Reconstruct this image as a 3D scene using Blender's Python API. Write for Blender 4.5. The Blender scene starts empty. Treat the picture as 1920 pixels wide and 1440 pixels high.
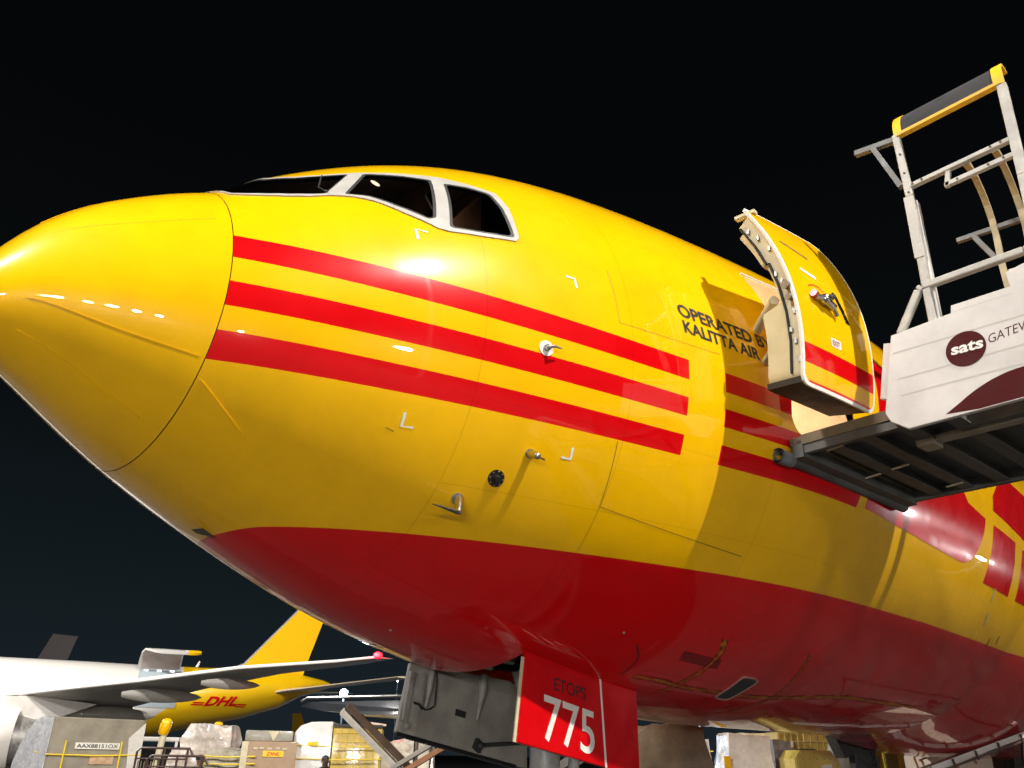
import bpy, bmesh, math, random
from mathutils import Vector, Matrix
random.seed(7)
sc = bpy.context.scene
COL = sc.collection
R = math.radians
# ------------------------------------------------------------------ camera
ZC = 5.85                                   # height of the fuselage centre line
cd = bpy.data.cameras.new("camera"); cam = bpy.data.objects.new("camera", cd); COL.objects.link(cam)
yaw, pit, rol = R(42.47148686), R(24.5706933), R(1.14984752)
fwd = Vector((math.cos(yaw)*math.cos(pit), math.sin(yaw)*math.cos(pit), math.sin(pit)))
rgt = Vector((math.sin(yaw), -math.cos(yaw), 0)); upv = rgt.cross(fwd)
r2 = rgt*math.cos(rol)+upv*math.sin(rol); u2 = -rgt*math.sin(rol)+upv*math.cos(rol)
M = Matrix((r2, u2, -fwd)).transposed().to_4x4(); M.translation = Vector((-.78316, -5.43831, 2.28156))
cam.matrix_world = M
cd.sensor_fit = 'HORIZONTAL'; cd.sensor_width = 36; cd.lens = 36*1521.61/1920
cd.clip_start = .05; cd.clip_end = 3000
sc.camera = cam
# ------------------------------------------------------------------ night sky
w = bpy.data.worlds.new("World"); sc.world = w; w.use_nodes = True
nt = w.node_tree; nt.nodes.clear()
tc = nt.nodes.new('ShaderNodeTexCoord'); sx = nt.nodes.new('ShaderNodeSeparateXYZ'); nt.links.new(tc.outputs['Generated'], sx.inputs[0])
cr = nt.nodes.new('ShaderNodeValToRGB'); nt.links.new(sx.outputs['Z'], cr.inputs[0])
cr.color_ramp.elements[0].position = 0; cr.color_ramp.elements[0].color = (.0078, .0118, .0155, 1)
cr.color_ramp.elements[1].position = .62; cr.color_ramp.elements[1].color = (.0012, .0014, .0016, 1)
e = cr.color_ramp.elements.new(.16); e.color = (.0046, .0076, .0095, 1)
e = cr.color_ramp.elements.new(.36); e.color = (.0020, .0029, .0033, 1)
bg = nt.nodes.new('ShaderNodeBackground'); nt.links.new(cr.outputs[0], bg.inputs[0]); bg.inputs[1].default_value = 1.0
ow = nt.nodes.new('ShaderNodeOutputWorld'); nt.links.new(bg.outputs[0], ow.inputs[0])
vs = sc.view_settings; vs.view_transform = 'Standard'; vs.look = 'None'; vs.exposure = .5; vs.gamma = 1; vs.use_curve_mapping = False
sc.cycles.max_bounces = 6; sc.cycles.glossy_bounces = 4; sc.cycles.diffuse_bounces = 4; sc.cycles.transparent_max_bounces = 8
sc.cycles.sample_clamp_indirect = 4
# ------------------------------------------------------------------ materials
def mat(name, col, rough=.5, metal=0, coat=0, spec=.5, noise=None, bump=None, emit=None, alpha=None, coatr=.06):
    m = bpy.data.materials.new(name); m.use_nodes = True; n = m.node_tree; b = n.nodes['Principled BSDF']
    b.inputs['Base Color'].default_value = (*col, 1); b.inputs['Roughness'].default_value = rough; b.inputs['Metallic'].default_value = metal
    b.inputs['Coat Weight'].default_value = coat; b.inputs['Coat Roughness'].default_value = coatr; b.inputs['Specular IOR Level'].default_value = spec
    t = n.nodes.new('ShaderNodeTexCoord')
    if noise:                                # (scale, amount): dirt that follows the object
        nz = n.nodes.new('ShaderNodeTexNoise'); nz.inputs['Scale'].default_value = noise[0]; nz.inputs['Detail'].default_value = 6; nz.inputs['Roughness'].default_value = .65
        n.links.new(t.outputs['Object'], nz.inputs['Vector'])
        mr = n.nodes.new('ShaderNodeMapRange'); mr.inputs[1].default_value = .3; mr.inputs[2].default_value = .7; mr.inputs[3].default_value = 1-noise[1]; mr.inputs[4].default_value = 1+noise[1]*.5
        n.links.new(nz.outputs[0], mr.inputs[0])
        mx = n.nodes.new('ShaderNodeMix'); mx.data_type = 'RGBA'; mx.blend_type = 'MULTIPLY'; mx.inputs[0].default_value = 1; mx.inputs[6].default_value = (*col, 1)
        n.links.new(mr.outputs[0], mx.inputs[7]); n.links.new(mx.outputs[2], b.inputs['Base Color'])
        mr2 = n.nodes.new('ShaderNodeMapRange'); mr2.inputs[1].default_value = .3; mr2.inputs[2].default_value = .7; mr2.inputs[3].default_value = rough*.8; mr2.inputs[4].default_value = min(1, rough*1.3)
        n.links.new(nz.outputs[0], mr2.inputs[0]); n.links.new(mr2.outputs[0], b.inputs['Roughness'])
    if bump:                                 # (scale, strength, distance)
        bz = n.nodes.new('ShaderNodeTexNoise'); bz.inputs['Scale'].default_value = bump[0]; bz.inputs['Detail'].default_value = 3
        n.links.new(t.outputs['Object'], bz.inputs['Vector'])
        bp = n.nodes.new('ShaderNodeBump'); bp.inputs['Strength'].default_value = bump[1]; bp.inputs['Distance'].default_value = bump[2]
        n.links.new(bz.outputs[0], bp.inputs['Height']); n.links.new(bp.outputs[0], b.inputs['Normal'])
    if emit: b.inputs['Emission Color'].default_value = (*emit[0], 1); b.inputs['Emission Strength'].default_value = emit[1]
    return m
YEL = (.86, .462, .001); RED = (.62, .0015, .004)
def vmath(n, op, a, b=None, c=None):
    x = n.nodes.new('ShaderNodeMath'); x.operation = op; x.use_clamp = False
    for k, v in enumerate((a, b, c)):
        if v is None: continue
        if isinstance(v, (int, float)): x.inputs[k].default_value = v
        else: n.links.new(v, x.inputs[k])
    return x.outputs[0]
def livery():
    m = mat('yellow_red_livery', YEL, .2, coat=.75, spec=.08, bump=(.9, .05, .02), coatr=.02); n = m.node_tree; b = n.nodes['Principled BSDF']
    t = n.nodes.new('ShaderNodeTexCoord'); s = n.nodes.new('ShaderNodeSeparateXYZ'); n.links.new(t.outputs['Object'], s.inputs[0])
    X, Y, Z = s.outputs
    def lin(z0, z1): return vmath(n, 'MULTIPLY_ADD', X, (z1-z0)/4.2, z0-1.3*(z1-z0)/4.2)
    def both(*a):
        o = a[0]
        for q in a[1:]: o = vmath(n, 'MULTIPLY', o, q)
        return o
    gt = lambda a, q: vmath(n, 'GREATER_THAN', a, q); lt = lambda a, q: vmath(n, 'LESS_THAN', a, q)
    st = None
    for hi, lo in (((5.408, 5.362), (5.216, 5.182)), ((5.028, 5.031), (4.852, 4.872)), ((4.688, 4.716), (4.506, 4.552))):
        k = both(lt(Z, lin(*hi)), gt(Z, lin(*lo)))
        st = k if st is None else vmath(n, 'MAXIMUM', st, k)
    end = lt(vmath(n, 'MULTIPLY_ADD', Z, -.35, X), 7.27-.35*4.55)
    xr = vmath(n, 'MAXIMUM', both(gt(X, 1.291), lt(X, 4.795)), both(gt(X, 5.212), end))
    st = both(st, xr, lt(Y, 0))
    zb = vmath(n, 'MINIMUM', vmath(n, 'MULTIPLY_ADD', X, .0172, 3.652), 3.825)
    # rounded front corner of the red belly
    fr = vmath(n, 'POWER', vmath(n, 'MAXIMUM', vmath(n, 'SUBTRACT', 2.16, X), 0.0), 2.0)
    zb2 = vmath(n, 'SUBTRACT', zb, vmath(n, 'MULTIPLY', fr, .9))
    be = both(lt(Z, zb2), gt(X, 1.995))
    red = vmath(n, 'MAXIMUM', st, be)
    mx = n.nodes.new('ShaderNodeMix'); mx.data_type = 'RGBA'; n.links.new(red, mx.inputs[0])
    mx.inputs[6].default_value = (*YEL, 1); mx.inputs[7].default_value = (*RED, 1)
    # faint dirt + circumferential skin joints
    nz = n.nodes.new('ShaderNodeTexNoise'); nz.inputs['Scale'].default_value = 1.7; nz.inputs['Detail'].default_value = 8; nz.inputs['Roughness'].default_value = .7
    n.links.new(t.outputs['Object'], nz.inputs['Vector'])
    mr = n.nodes.new('ShaderNodeMapRange'); mr.inputs[1].default_value = .35; mr.inputs[2].default_value = .72; mr.inputs[3].default_value = 1.03; mr.inputs[4].default_value = .88; n.links.new(nz.outputs[0], mr.inputs[0])
    j = None
    for x0 in (2.93, 4.212, 5.9, 7.75, 9.6, 11.9):
        q = lt(vmath(n, 'ABSOLUTE', vmath(n, 'SUBTRACT', X, x0)), .0035); j = q if j is None else vmath(n, 'MAXIMUM', j, q)
    for z0 in (4.02, 4.60, 6.55):
        j = vmath(n, 'MAXIMUM', j, both(lt(vmath(n, 'ABSOLUTE', vmath(n, 'SUBTRACT', Z, z0)), .002), gt(X, 2.93)))
    jj = vmath(n, 'MULTIPLY_ADD', j, -.22, 1.0)
    fac = vmath(n, 'MULTIPLY', mr.outputs[0], jj)
    m2 = n.nodes.new('ShaderNodeMix'); m2.data_type = 'RGBA'; m2.blend_type = 'MULTIPLY'; m2.inputs[0].default_value = 1
    n.links.new(mx.outputs[2], m2.inputs[6]); n.links.new(fac, m2.inputs[7]); n.links.new(m2.outputs[2], b.inputs['Base Color'])
    rr = n.nodes.new('ShaderNodeMapRange'); rr.inputs[1].default_value = .3; rr.inputs[2].default_value = .75; rr.inputs[3].default_value = .2; rr.inputs[4].default_value = .36; nz2 = n.nodes.new('ShaderNodeTexNoise'); nz2.inputs['Scale'].default_value = 1.1; nz2.inputs['Detail'].default_value = 2; n.links.new(t.outputs['Object'], nz2.inputs['Vector']); n.links.new(nz2.outputs[0], rr.inputs[0]); n.links.new(rr.outputs[0], b.inputs['Roughness'])
    return m
LIV = livery()
RPAINT = mat('red_paint', RED, .2, coat=.55, noise=(3, .15), bump=(1.3, .08, .01))
YPAINT = mat('yellow_paint', YEL, .2, coat=.5, noise=(3, .08))
WPAINT = mat('white_paint', (.62, .59, .55), .35, coat=.2, noise=(2.2, .18))
WDECAL = mat('white_marking', (.78, .76, .70), .4, noise=(30, .12))
BDECAL = mat('black_marking', (.012, .012, .014), .4, noise=(30, .2))
GFRAME = mat('window_frame_paint', (.42, .40, .37), .38, coat=.2, noise=(6, .12))
GLASS = mat('dark_glass', (.006, .007, .008), .05, spec=.7, coat=.3, bump=(2, .03, .01))
WGLASS = bpy.data.materials.new('tinted_cockpit_glass'); WGLASS.use_nodes = True; n = WGLASS.node_tree; n.nodes.clear()
o_ = n.nodes.new('ShaderNodeOutputMaterial'); mi = n.nodes.new('ShaderNodeMixShader'); tr = n.nodes.new('ShaderNodeBsdfTransparent'); gl = n.nodes.new('ShaderNodeBsdfGlossy'); fr = n.nodes.new('ShaderNodeFresnel')
tr.inputs[0].default_value = (.42, .42, .40, 1); gl.inputs['Roughness'].default_value = .03; fr.inputs[0].default_value = 1.55
n.links.new(fr.outputs[0], mi.inputs[0]); n.links.new(tr.outputs[0], mi.inputs[1]); n.links.new(gl.outputs[0], mi.inputs[2]); n.links.new(mi.outputs[0], o_.inputs[0])
RUB = mat('black_rubber', (.015, .015, .015), .6, noise=(9, .3))
CHROME = mat('bare_metal', (.55, .54, .52), .22, metal=1, noise=(12, .2))
STEEL = mat('galvanised_steel', (.33, .32, .30), .45, metal=.6, noise=(7, .35))
GREY = mat('grey_gear_paint', (.37, .35, .30), .5, noise=(2.6, .34), bump=(14, .12, .004))
DGREY = mat('dark_machine_paint', (.035, .035, .034), .5, noise=(5, .4))
CREAM = mat('cream_primer', (.60, .54, .37), .5, noise=(4, .2), bump=(20, .1, .003))
GREENP = mat('green_primer', (.16, .22, .12), .5, noise=(8, .3))
PINK = mat('cabin_lining', (.75, .55, .45), .5, noise=(3, .1))
SEAM = mat('seam_sealant', (.10, .075, .03), .7, noise=(20, .3))
SEAMY = mat('dark_joint_line', (.22, .12, .004), .6, noise=(20, .3))  # dark line colour of skin joints, slots and one radome strip
TAPE = mat('orange_sealant_tape', (.50, .14, .006), .55, noise=(16, .6))
TAPEB = mat('dark_sealant_edge', (.09, .008, .006), .6, noise=(16, .6))
DIRT = mat('grey_scuffs', (.42, .36, .18), .6, noise=(18, .5))
MAROON = mat('maroon_vinyl', (.070, .008, .008), .6, spec=.12, noise=(6, .15))
BROWN = mat('dirty_deck_steel', (.17, .13, .075), .65, noise=(4, .5), bump=(25, .3, .005))
BRKT = mat('dull_grey_bracket', (.15, .15, .145), .5, noise=(6, .3))
UNDER = mat('underframe_paint', (.10, .098, .09), .55, noise=(3, .5))
TARP = mat('black_canvas', (.022, .022, .024), .75, noise=(6, .3), bump=(160, .25, .002))
YTRIM = mat('yellow_trim', (.78, .46, .01), .5, noise=(7, .25))
OFFW = mat('weathered_white_tube', (.50, .48, .43), .45, noise=(5, .35), bump=(30, .08, .002))
# ------------------------------------------------------------------ mesh helpers
def V(*a): return Vector(a)
def tagged(o, label=None, cat=None, group=None, kind=None):
    for k, v in (('label', label), ('category', cat), ('group', group), ('kind', kind)):
        if v: o[k] = v
    return o
def empty(name, loc, rz=0, label=None, cat=None, group=None):
    o = bpy.data.objects.new(name, None); COL.objects.link(o); o.location = loc; o.rotation_euler = (0, 0, rz); o.empty_display_size = .2
    return tagged(o, label, cat, group)
class MB:
    """collects shapes in one bmesh; build() links them as one mesh object"""
    def __init__(s): s.bm = bmesh.new()
    def face(s, pts):
        return s.bm.faces.new([s.bm.verts.new(p) for p in pts])
    def box(s, c, d, rot=None, bev=0):
        g = bmesh.ops.create_cube(s.bm, size=1)['verts']
        for v in g: v.co = Vector((v.co.x*d[0], v.co.y*d[1], v.co.z*d[2]))
        if bev:
            es = list({e for v in g for e in v.link_edges}); r = bmesh.ops.bevel(s.bm, geom=es, offset=bev, segments=2, affect='EDGES', profile=.5)
            g = list({v for f in r['faces'] for v in f.verts} | {v for v in g if v.is_valid})
        mm = rot.to_matrix() if hasattr(rot, 'to_matrix') else rot
        for v in g: v.co = (mm @ v.co if mm else v.co) + Vector(c)
        return s
    def beam(s, a, b, wd, ht, up=(0, 0, 1), bev=0):
        a, b = Vector(a), Vector(b); z = (b-a); L = z.length; z.normalize(); up = Vector(up)
        if abs(z.dot(up)) > .98: up = Vector((1, 0, 0))
        x = up.cross(z).normalized(); y = z.cross(x)
        return s.box((a+b)/2, (wd, ht, L), Matrix((x, y, z)).transposed(), bev)
    def tube(s, pts, r, seg=10, cap=True):
        pts = [Vector(p) for p in pts]; n = len(pts); rs = r if isinstance(r, (list, tuple)) else [r]*n
        rings = []; prev = None
        for i, p in enumerate(pts):
            d = (pts[min(i+1, n-1)]-pts[max(i-1, 0)]).normalized()
            if prev is None: a = d.orthogonal().normalized()
            else: a = (prev-d*prev.dot(d)).normalized()
            prev = a; b = d.cross(a)
            rings.append([s.bm.verts.new(p+(a*math.cos(t)+b*math.sin(t))*rs[i]) for t in [2*math.pi*k/seg for k in range(seg)]])
        for A, B in zip(rings, rings[1:]):
            for k in range(seg): s.bm.faces.new((A[k], A[(k+1) % seg], B[(k+1) % seg], B[k]))
        if cap: s.bm.faces.new(rings[0][::-1]); s.bm.faces.new(rings[-1])
        return s
    def prism(s, pts, vec, bev=0):
        """planar polygon pushed along vec"""
        vec = Vector(vec); A = [s.bm.verts.new(Vector(p)) for p in pts]; B = [s.bm.verts.new(Vector(p)+vec) for p in pts]; n = len(A)
        fs = [s.bm.faces.new(A), s.bm.faces.new(B[::-1])]+[s.bm.faces.new((A[k], B[k], B[(k+1) % n], A[(k+1) % n])) for k in range(n)]
        bmesh.ops.recalc_face_normals(s.bm, faces=fs)
        if bev: bmesh.ops.bevel(s.bm, geom=list({e for f in fs[:2] for e in f.edges}), offset=bev, segments=2, affect='EDGES')
        return s
    def loft(s, rings, cap=True, close=True):
        rr = [[s.bm.verts.new(Vector(p)) for p in r] for r in rings]; n = len(rr[0])
        for A, B in zip(rr, rr[1:]):
            for k in range(n if close else n-1): s.bm.faces.new((A[k], A[(k+1) % n], B[(k+1) % n], B[k]))
        if cap and close:
            s.bm.faces.new(rr[0][::-1]); s.bm.faces.new(rr[-1])
        return s
    def sphere(s, c, r, u=12, v=8):
        r = r if isinstance(r, (tuple, list)) else (r, r, r)
        bmesh.ops.create_uvsphere(s.bm, u_segments=u, v_segments=v, radius=1, matrix=Matrix.Translation(Vector(c)) @ Matrix.Diagonal((*r, 1)))
        return s
    def disc(s, c, n, r, th, seg=20):
        n = Vector(n).normalized(); return s.tube([Vector(c), Vector(c)+n*th], r, seg)
    def build(s, name, m, parent=None, smooth=None, world=True, normals=True):
        if normals: bmesh.ops.recalc_face_normals(s.bm, faces=s.bm.faces)
        me = bpy.data.meshes.new(name); s.bm.to_mesh(me); s.bm.free(); me.materials.append(m)
        o = bpy.data.objects.new(name, me); COL.objects.link(o)
        if smooth is not None:
            for p in me.polygons: p.use_smooth = True
            me.set_sharp_from_angle(angle=R(smooth))
        if parent:
            o.parent = parent
            if world and parent.type == 'EMPTY': o.location = -parent.location
        return o
def roundpoly(pts, r, n=5):
    out = []; N = len(pts); P = [Vector((*p, 0)) for p in pts]
    for i in range(N):
        a, b, c = P[i-1], P[i], P[(i+1) % N]; u = (a-b); v = (c-b); q = min(r, u.length*.45, v.length*.45)
        p0 = b+u.normalized()*q; p1 = b+v.normalized()*q
        for k in range(n+1):
            t = k/n; z = p0*(1-t)**2+b*2*t*(1-t)+p1*t*t; out.append((z.x, z.y))
    return out
def fill2d(loops, maxe):
    bm = bmesh.new()
    for lp in loops:
        vs_ = [bm.verts.new((p[0], p[1], 0)) for p in lp]
        for k in range(len(vs_)): bm.edges.new((vs_[k-1], vs_[k]))
    bmesh.ops.triangle_fill(bm, use_beauty=True, edges=bm.edges[:], normal=(0, 0, 1))
    seen = set(); dead = []
    for f in bm.faces:
        k = frozenset(f.verts)
        if k in seen or f.calc_area() < 1e-9: dead.append(f)
        seen.add(k)
    bmesh.ops.delete(bm, geom=dead, context='FACES_ONLY')
    for _ in range(9):
        es = [e for e in bm.edges if e.calc_length() > maxe]
        if not es: break
        bmesh.ops.subdivide_edges(bm, edges=es, cuts=1)
        bmesh.ops.triangulate(bm, faces=[f for f in bm.faces if len(f.verts) > 3])
    return bm
def shell(bm2, fo, fi=None):
    """maps a flat triangulation to fo(u,v); with fi also an inner skin and side walls"""
    m = MB(); vs_ = {v: m.bm.verts.new(fo(v.co.x, v.co.y)) for v in bm2.verts}
    for f in bm2.faces:
        try: m.bm.faces.new([vs_[v] for v in f.verts])
        except ValueError: pass
    if fi:
        vi = {v: m.bm.verts.new(fi(v.co.x, v.co.y)) for v in bm2.verts}
        for f in bm2.faces:
            try: m.bm.faces.new([vi[v] for v in reversed(f.verts[:])])
            except ValueError: pass
        for e in bm2.edges:
            if len(e.link_faces) == 1:
                l = e.link_loops[0]; a, b = l.vert, l.link_loop_next.vert
                try: m.bm.faces.new((vs_[b], vs_[a], vi[a], vi[b]))
                except ValueError: pass
    bm2.free(); return m
_TC = {}
def text2d(body, bold=0, maxe=9):
    """letters as a flat triangulation scaled to the unit square"""
    c = bpy.data.curves.new('lettering', 'FONT'); c.body = body; c.offset = bold; c.resolution_u = 4
    o = bpy.data.objects.new('lettering', c); COL.objects.link(o)
    dg = bpy.context.evaluated_depsgraph_get(); me = bpy.data.meshes.new_from_object(o.evaluated_get(dg))
    bm = bmesh.new(); bm.from_mesh(me); bpy.data.objects.remove(o); bpy.data.meshes.remove(me); bpy.data.curves.remove(c)
    xs = [v.co.x for v in bm.verts]; ys = [v.co.y for v in bm.verts]; x0, x1, y0, y1 = min(xs), max(xs), min(ys), max(ys)
    bmesh.ops.triangulate(bm, faces=bm.faces[:])
    for _ in range(4):
        es = [e for e in bm.edges if e.calc_length() > maxe]
        if not es: break
        bmesh.ops.subdivide_edges(bm, edges=es, cuts=1); bmesh.ops.triangulate(bm, faces=[f for f in bm.faces if len(f.verts) > 3])
    for v in bm.verts: v.co = ((v.co.x-x0)/(x1-x0), (v.co.y-y0)/(y1-y0), 0)
    return bm
def flat_text(name, body, BL, BR, TL, m, parent, bold=0, world=True, th=.002):
    BL, BR, TL = Vector(BL), Vector(BR), Vector(TL); n = (BR-BL).cross(TL-BL).normalized()*th
    return shell(text2d(body, bold), lambda u, v: BL+(BR-BL)*u+(TL-BL)*v+n, lambda u, v: BL+(BR-BL)*u+(TL-BL)*v-n*.5).build(name, m, parent, world=world)
# ------------------------------------------------------------------ fuselage surface of the big aircraft
SX=[0,0.004,0.015,0.035,0.06,0.09,0.13,0.18,0.24,0.31,0.39,0.48,0.56,0.64,0.72,0.8,0.88,0.96,1.04,1.12,1.2,1.288,1.294,1.34,1.4,1.46,1.52,1.58,1.64,1.7,1.76,1.82,1.88,1.94,2,2.06,2.12,2.18,2.24,2.3,2.36,2.42,2.48,2.54,2.6,2.7,2.8,2.9,3,3.1,3.2,3.3,3.4,3.5,3.6,3.7,3.8,3.9,4,4.1,4.2,4.3,4.4,4.5,4.6,4.7,4.8,4.9,5,5.2,5.4,5.6,5.8,6,6.2,6.4,6.6,6.8,7,7.2,7.4,7.6,7.8,8,8.2,8.4,8.6,8.8,9,9.2,9.4,9.6,9.8,10,10.2,10.4,10.6,10.8,11,11.2,11.4,11.6,11.8,12,12.2]
SZT=[-1.28,-1.217,-1.157,-1.087,-1.019,-0.947,-0.86,-0.758,-0.645,-0.527,-0.411,-0.301,-0.217,-0.143,-0.077,-0.016,0.042,0.096,0.148,0.196,0.24,0.286,0.29,0.317,0.36,0.411,0.47,0.531,0.591,0.648,0.701,0.75,0.798,0.845,0.891,0.936,0.981,1.024,1.067,1.109,1.149,1.189,1.228,1.266,1.302,1.362,1.419,1.473,1.526,1.575,1.623,1.668,1.711,1.751,1.79,1.826,1.861,1.894,1.925,1.954,1.982,2.009,2.033,2.057,2.078,2.099,2.118,2.136,2.152,2.182,2.207,2.229,2.248,2.265,2.282,2.299,2.317,2.336,2.358,2.382,2.407,2.434,2.463,2.493,2.523,2.553,2.584,2.614,2.645,2.675,2.706,2.736,2.767,2.798,2.828,2.859,2.888,2.917,2.944,2.969,2.992,3.013,3.031,3.046,3.058]
SZB=[-1.28,-1.283,-1.287,-1.291,-1.296,-1.302,-1.311,-1.325,-1.344,-1.369,-1.403,-1.445,-1.486,-1.528,-1.571,-1.615,-1.658,-1.701,-1.742,-1.783,-1.823,-1.865,-1.868,-1.889,-1.916,-1.943,-1.97,-1.996,-2.021,-2.047,-2.072,-2.097,-2.121,-2.145,-2.17,-2.193,-2.217,-2.241,-2.264,-2.287,-2.31,-2.332,-2.355,-2.376,-2.398,-2.433,-2.467,-2.501,-2.533,-2.563,-2.593,-2.622,-2.649,-2.675,-2.7,-2.725,-2.748,-2.77,-2.791,-2.812,-2.831,-2.85,-2.868,-2.886,-2.903,-2.919,-2.934,-2.949,-2.963,-2.989,-3.013,-3.035,-3.055,-3.073,-3.09,-3.105,-3.119,-3.132,-3.144,-3.155,-3.165,-3.174,-3.182,-3.189,-3.195,-3.201,-3.203,-3.203,-3.203,-3.203,-3.203,-3.203,-3.203,-3.203,-3.203,-3.203,-3.203,-3.203,-3.203,-3.203,-3.203,-3.203,-3.203,-3.203,-3.203]
SW=[0,0.035,0.068,0.105,0.14,0.176,0.218,0.267,0.322,0.383,0.449,0.521,0.582,0.642,0.699,0.755,0.809,0.861,0.911,0.96,1.007,1.057,1.06,1.085,1.118,1.149,1.18,1.21,1.239,1.268,1.296,1.324,1.351,1.378,1.405,1.431,1.457,1.482,1.508,1.533,1.557,1.582,1.606,1.63,1.654,1.692,1.731,1.768,1.805,1.84,1.875,1.91,1.943,1.976,2.009,2.041,2.072,2.103,2.134,2.164,2.194,2.223,2.253,2.282,2.311,2.34,2.369,2.397,2.426,2.482,2.537,2.592,2.644,2.695,2.742,2.785,2.824,2.859,2.889,2.915,2.938,2.957,2.973,2.986,2.996,3.005,3.011,3.017,3.021,3.025,3.028,3.031,3.034,3.038,3.042,3.047,3.052,3.057,3.063,3.068,3.074,3.079,3.083,3.087,3.09]
SZM=[-1.28,-1.196,-1.185,-1.165,-1.14,-1.11,-1.075,-1.052,-1.024,-0.992,-0.955,-0.94,-0.93,-0.92,-0.91,-0.9,-0.894,-0.888,-0.882,-0.876,-0.87,-0.858,-0.857,-0.853,-0.847,-0.84,-0.833,-0.825,-0.816,-0.808,-0.798,-0.788,-0.777,-0.766,-0.755,-0.744,-0.733,-0.722,-0.712,-0.701,-0.691,-0.681,-0.672,-0.662,-0.653,-0.638,-0.624,-0.61,-0.597,-0.585,-0.574,-0.563,-0.552,-0.543,-0.533,-0.525,-0.516,-0.508,-0.499,-0.491,-0.483,-0.475,-0.467,-0.459,-0.451,-0.443,-0.435,-0.426,-0.418,-0.4,-0.381,-0.361,-0.34,-0.317,-0.293,-0.268,-0.242,-0.214,-0.186,-0.157,-0.13,-0.104,-0.081,-0.061,-0.044,-0.031,-0.021,-0.013,-0.008,-0.005,-0.003,-0.002,-0.001,0,0,0,0,0,0,0,0,0,0,0,0]
def prof(x):
    if x >= SX[-1]: return SZT[-1], SZB[-1], SW[-1], SZM[-1]
    import bisect
    i = max(0, min(len(SX)-2, bisect.bisect_right(SX, x)-1)); t = (x-SX[i])/(SX[i+1]-SX[i]); t = max(0, min(1, t))
    return tuple(a[i]*(1-t)+a[i+1]*t for a in (SZT, SZB, SW, SZM))
def S0(x, th):
    zt, zb, w_, zm = prof(x); t = R(th); s_ = math.sin(t)
    return Vector((x, -w_*math.cos(t), ZC+zm+(zt-zm if s_ > 0 else zm-zb)*s_))
def S(x, th, off=0):
    p = S0(x, th)
    if off:
        n = (S0(x+.03, th)-S0(max(x-.03, .0005), th)).cross(S0(x, th+1.2)-S0(x, th-1.2)); n.normalize()
        if n.dot(p-Vector((x, 0, ZC+prof(x)[3]))) < 0: n = -n
        p = p+n*off
    return p
def thz(x, z):
    zt, zb, w_, zm = prof(x); d = z-ZC-zm; return math.degrees(math.asin(max(-1, min(1, d/(zt-zm if d > 0 else zm-zb)))))
KT = .045                                     # rough metres per degree round the hull
def decal(name, loops, m, parent, off=.004, inner=None, maxe=.12, xz=False, smooth=30, world=True):
    if xz: loops = [[(x, thz(x, z)) for x, z in lp] for lp in loops]
    b = fill2d([[(x, t*KT) for x, t in lp] for lp in loops], maxe)
    fo = lambda u, v: S(u, v/KT, off)
    return shell(b, fo, None if inner is None else (lambda u, v: S(u, v/KT, inner))).build(name, m, parent, smooth=smooth, world=world, normals=inner is not None)
def ribbon(pts, wd):
    """polyline (x, angle) -> closed outline of the given width in metres"""
    P = [Vector((x, t*KT, 0)) for x, t in pts]; L = []; Rr = []
    for i, p in enumerate(P):
        d = (P[min(i+1, len(P)-1)]-P[max(i-1, 0)]).normalized(); n = Vector((-d.y, d.x, 0))*(wd/2 if isinstance(wd, (int, float)) else wd[i]/2)
        L.append(((p+n).x, (p+n).y/KT)); Rr.append(((p-n).x, (p-n).y/KT))
    return L+Rr[::-1]
def dense(pts, n=5):
    """smooth curve through the points"""
    P = [Vector((*p, 0)) for p in pts]; P = [P[0]*2-P[1]]+P+[P[-1]*2-P[-2]]; out = []
    for i in range(1, len(P)-2):
        for k in range(n):
            t = k/n; a, b, c, d = P[i-1:i+3]
            q = .5*((2*b)+(c-a)*t+(2*a-5*b+4*c-d)*t*t+(3*b-a-3*c+d)*t**3); out.append((q.x, q.y))
    out.append((P[-2].x, P[-2].y)); return out
# ------------------------------------------------------------------ the yellow freighter
AC = empty('cargo_aircraft', (5.7, 0, 0), 0, 'big yellow freighter with red stripes, dark red belly and its front door open', 'aircraft')
NT = 160
ST = [x for x in SX if x > 1.291]+[12.8, 14, 16, 18, 21, 24, 28, 32, 36, 40, 44, 46]
m = MB(); rings = []
for x in ST: rings.append([m.bm.verts.new(S0(x, -90+360*k/NT)) for k in range(NT)])
for x, zt, zb, wd in ((49, 3.0, -2.5, 2.9), (53, 2.9, -1.3, 2.35), (58, 2.6, .4, 1.35), (62.5, 2.1, 1.5, .3)):
    rings.append([m.bm.verts.new((x, -wd*math.cos(t), ZC+(zt+zb)/2+(zt-zb)/2*math.sin(t))) for t in [R(-90+360*k/NT) for k in range(NT)]])
for A, B in zip(rings, rings[1:]):
    for k in range(NT): m.bm.faces.new((A[k], B[k], B[(k+1) % NT], A[(k+1) % NT]))
m.bm.faces.new(rings[-1])
bm = m.bm
def carve(sel, planes, inside):
    """cuts clean edges into the selected faces and removes the faces inside"""
    for co, no in planes:
        fs = [f for f in bm.faces if sel(f.calc_center_median())]
        geom = list({v for f in fs for v in f.verts})+list({e for f in fs for e in f.edges})+fs
        bmesh.ops.bisect_plane(bm, geom=geom, dist=1e-5, plane_co=co, plane_no=no)
    bmesh.ops.delete(bm, geom=[f for f in bm.faces if sel(f.calc_center_median()) and inside(f.calc_center_median())], context='FACES')
DX0, DX1, DZ0, DZ1 = 6.055, 7.085, 5.03, 6.88
ch = .11
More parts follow.
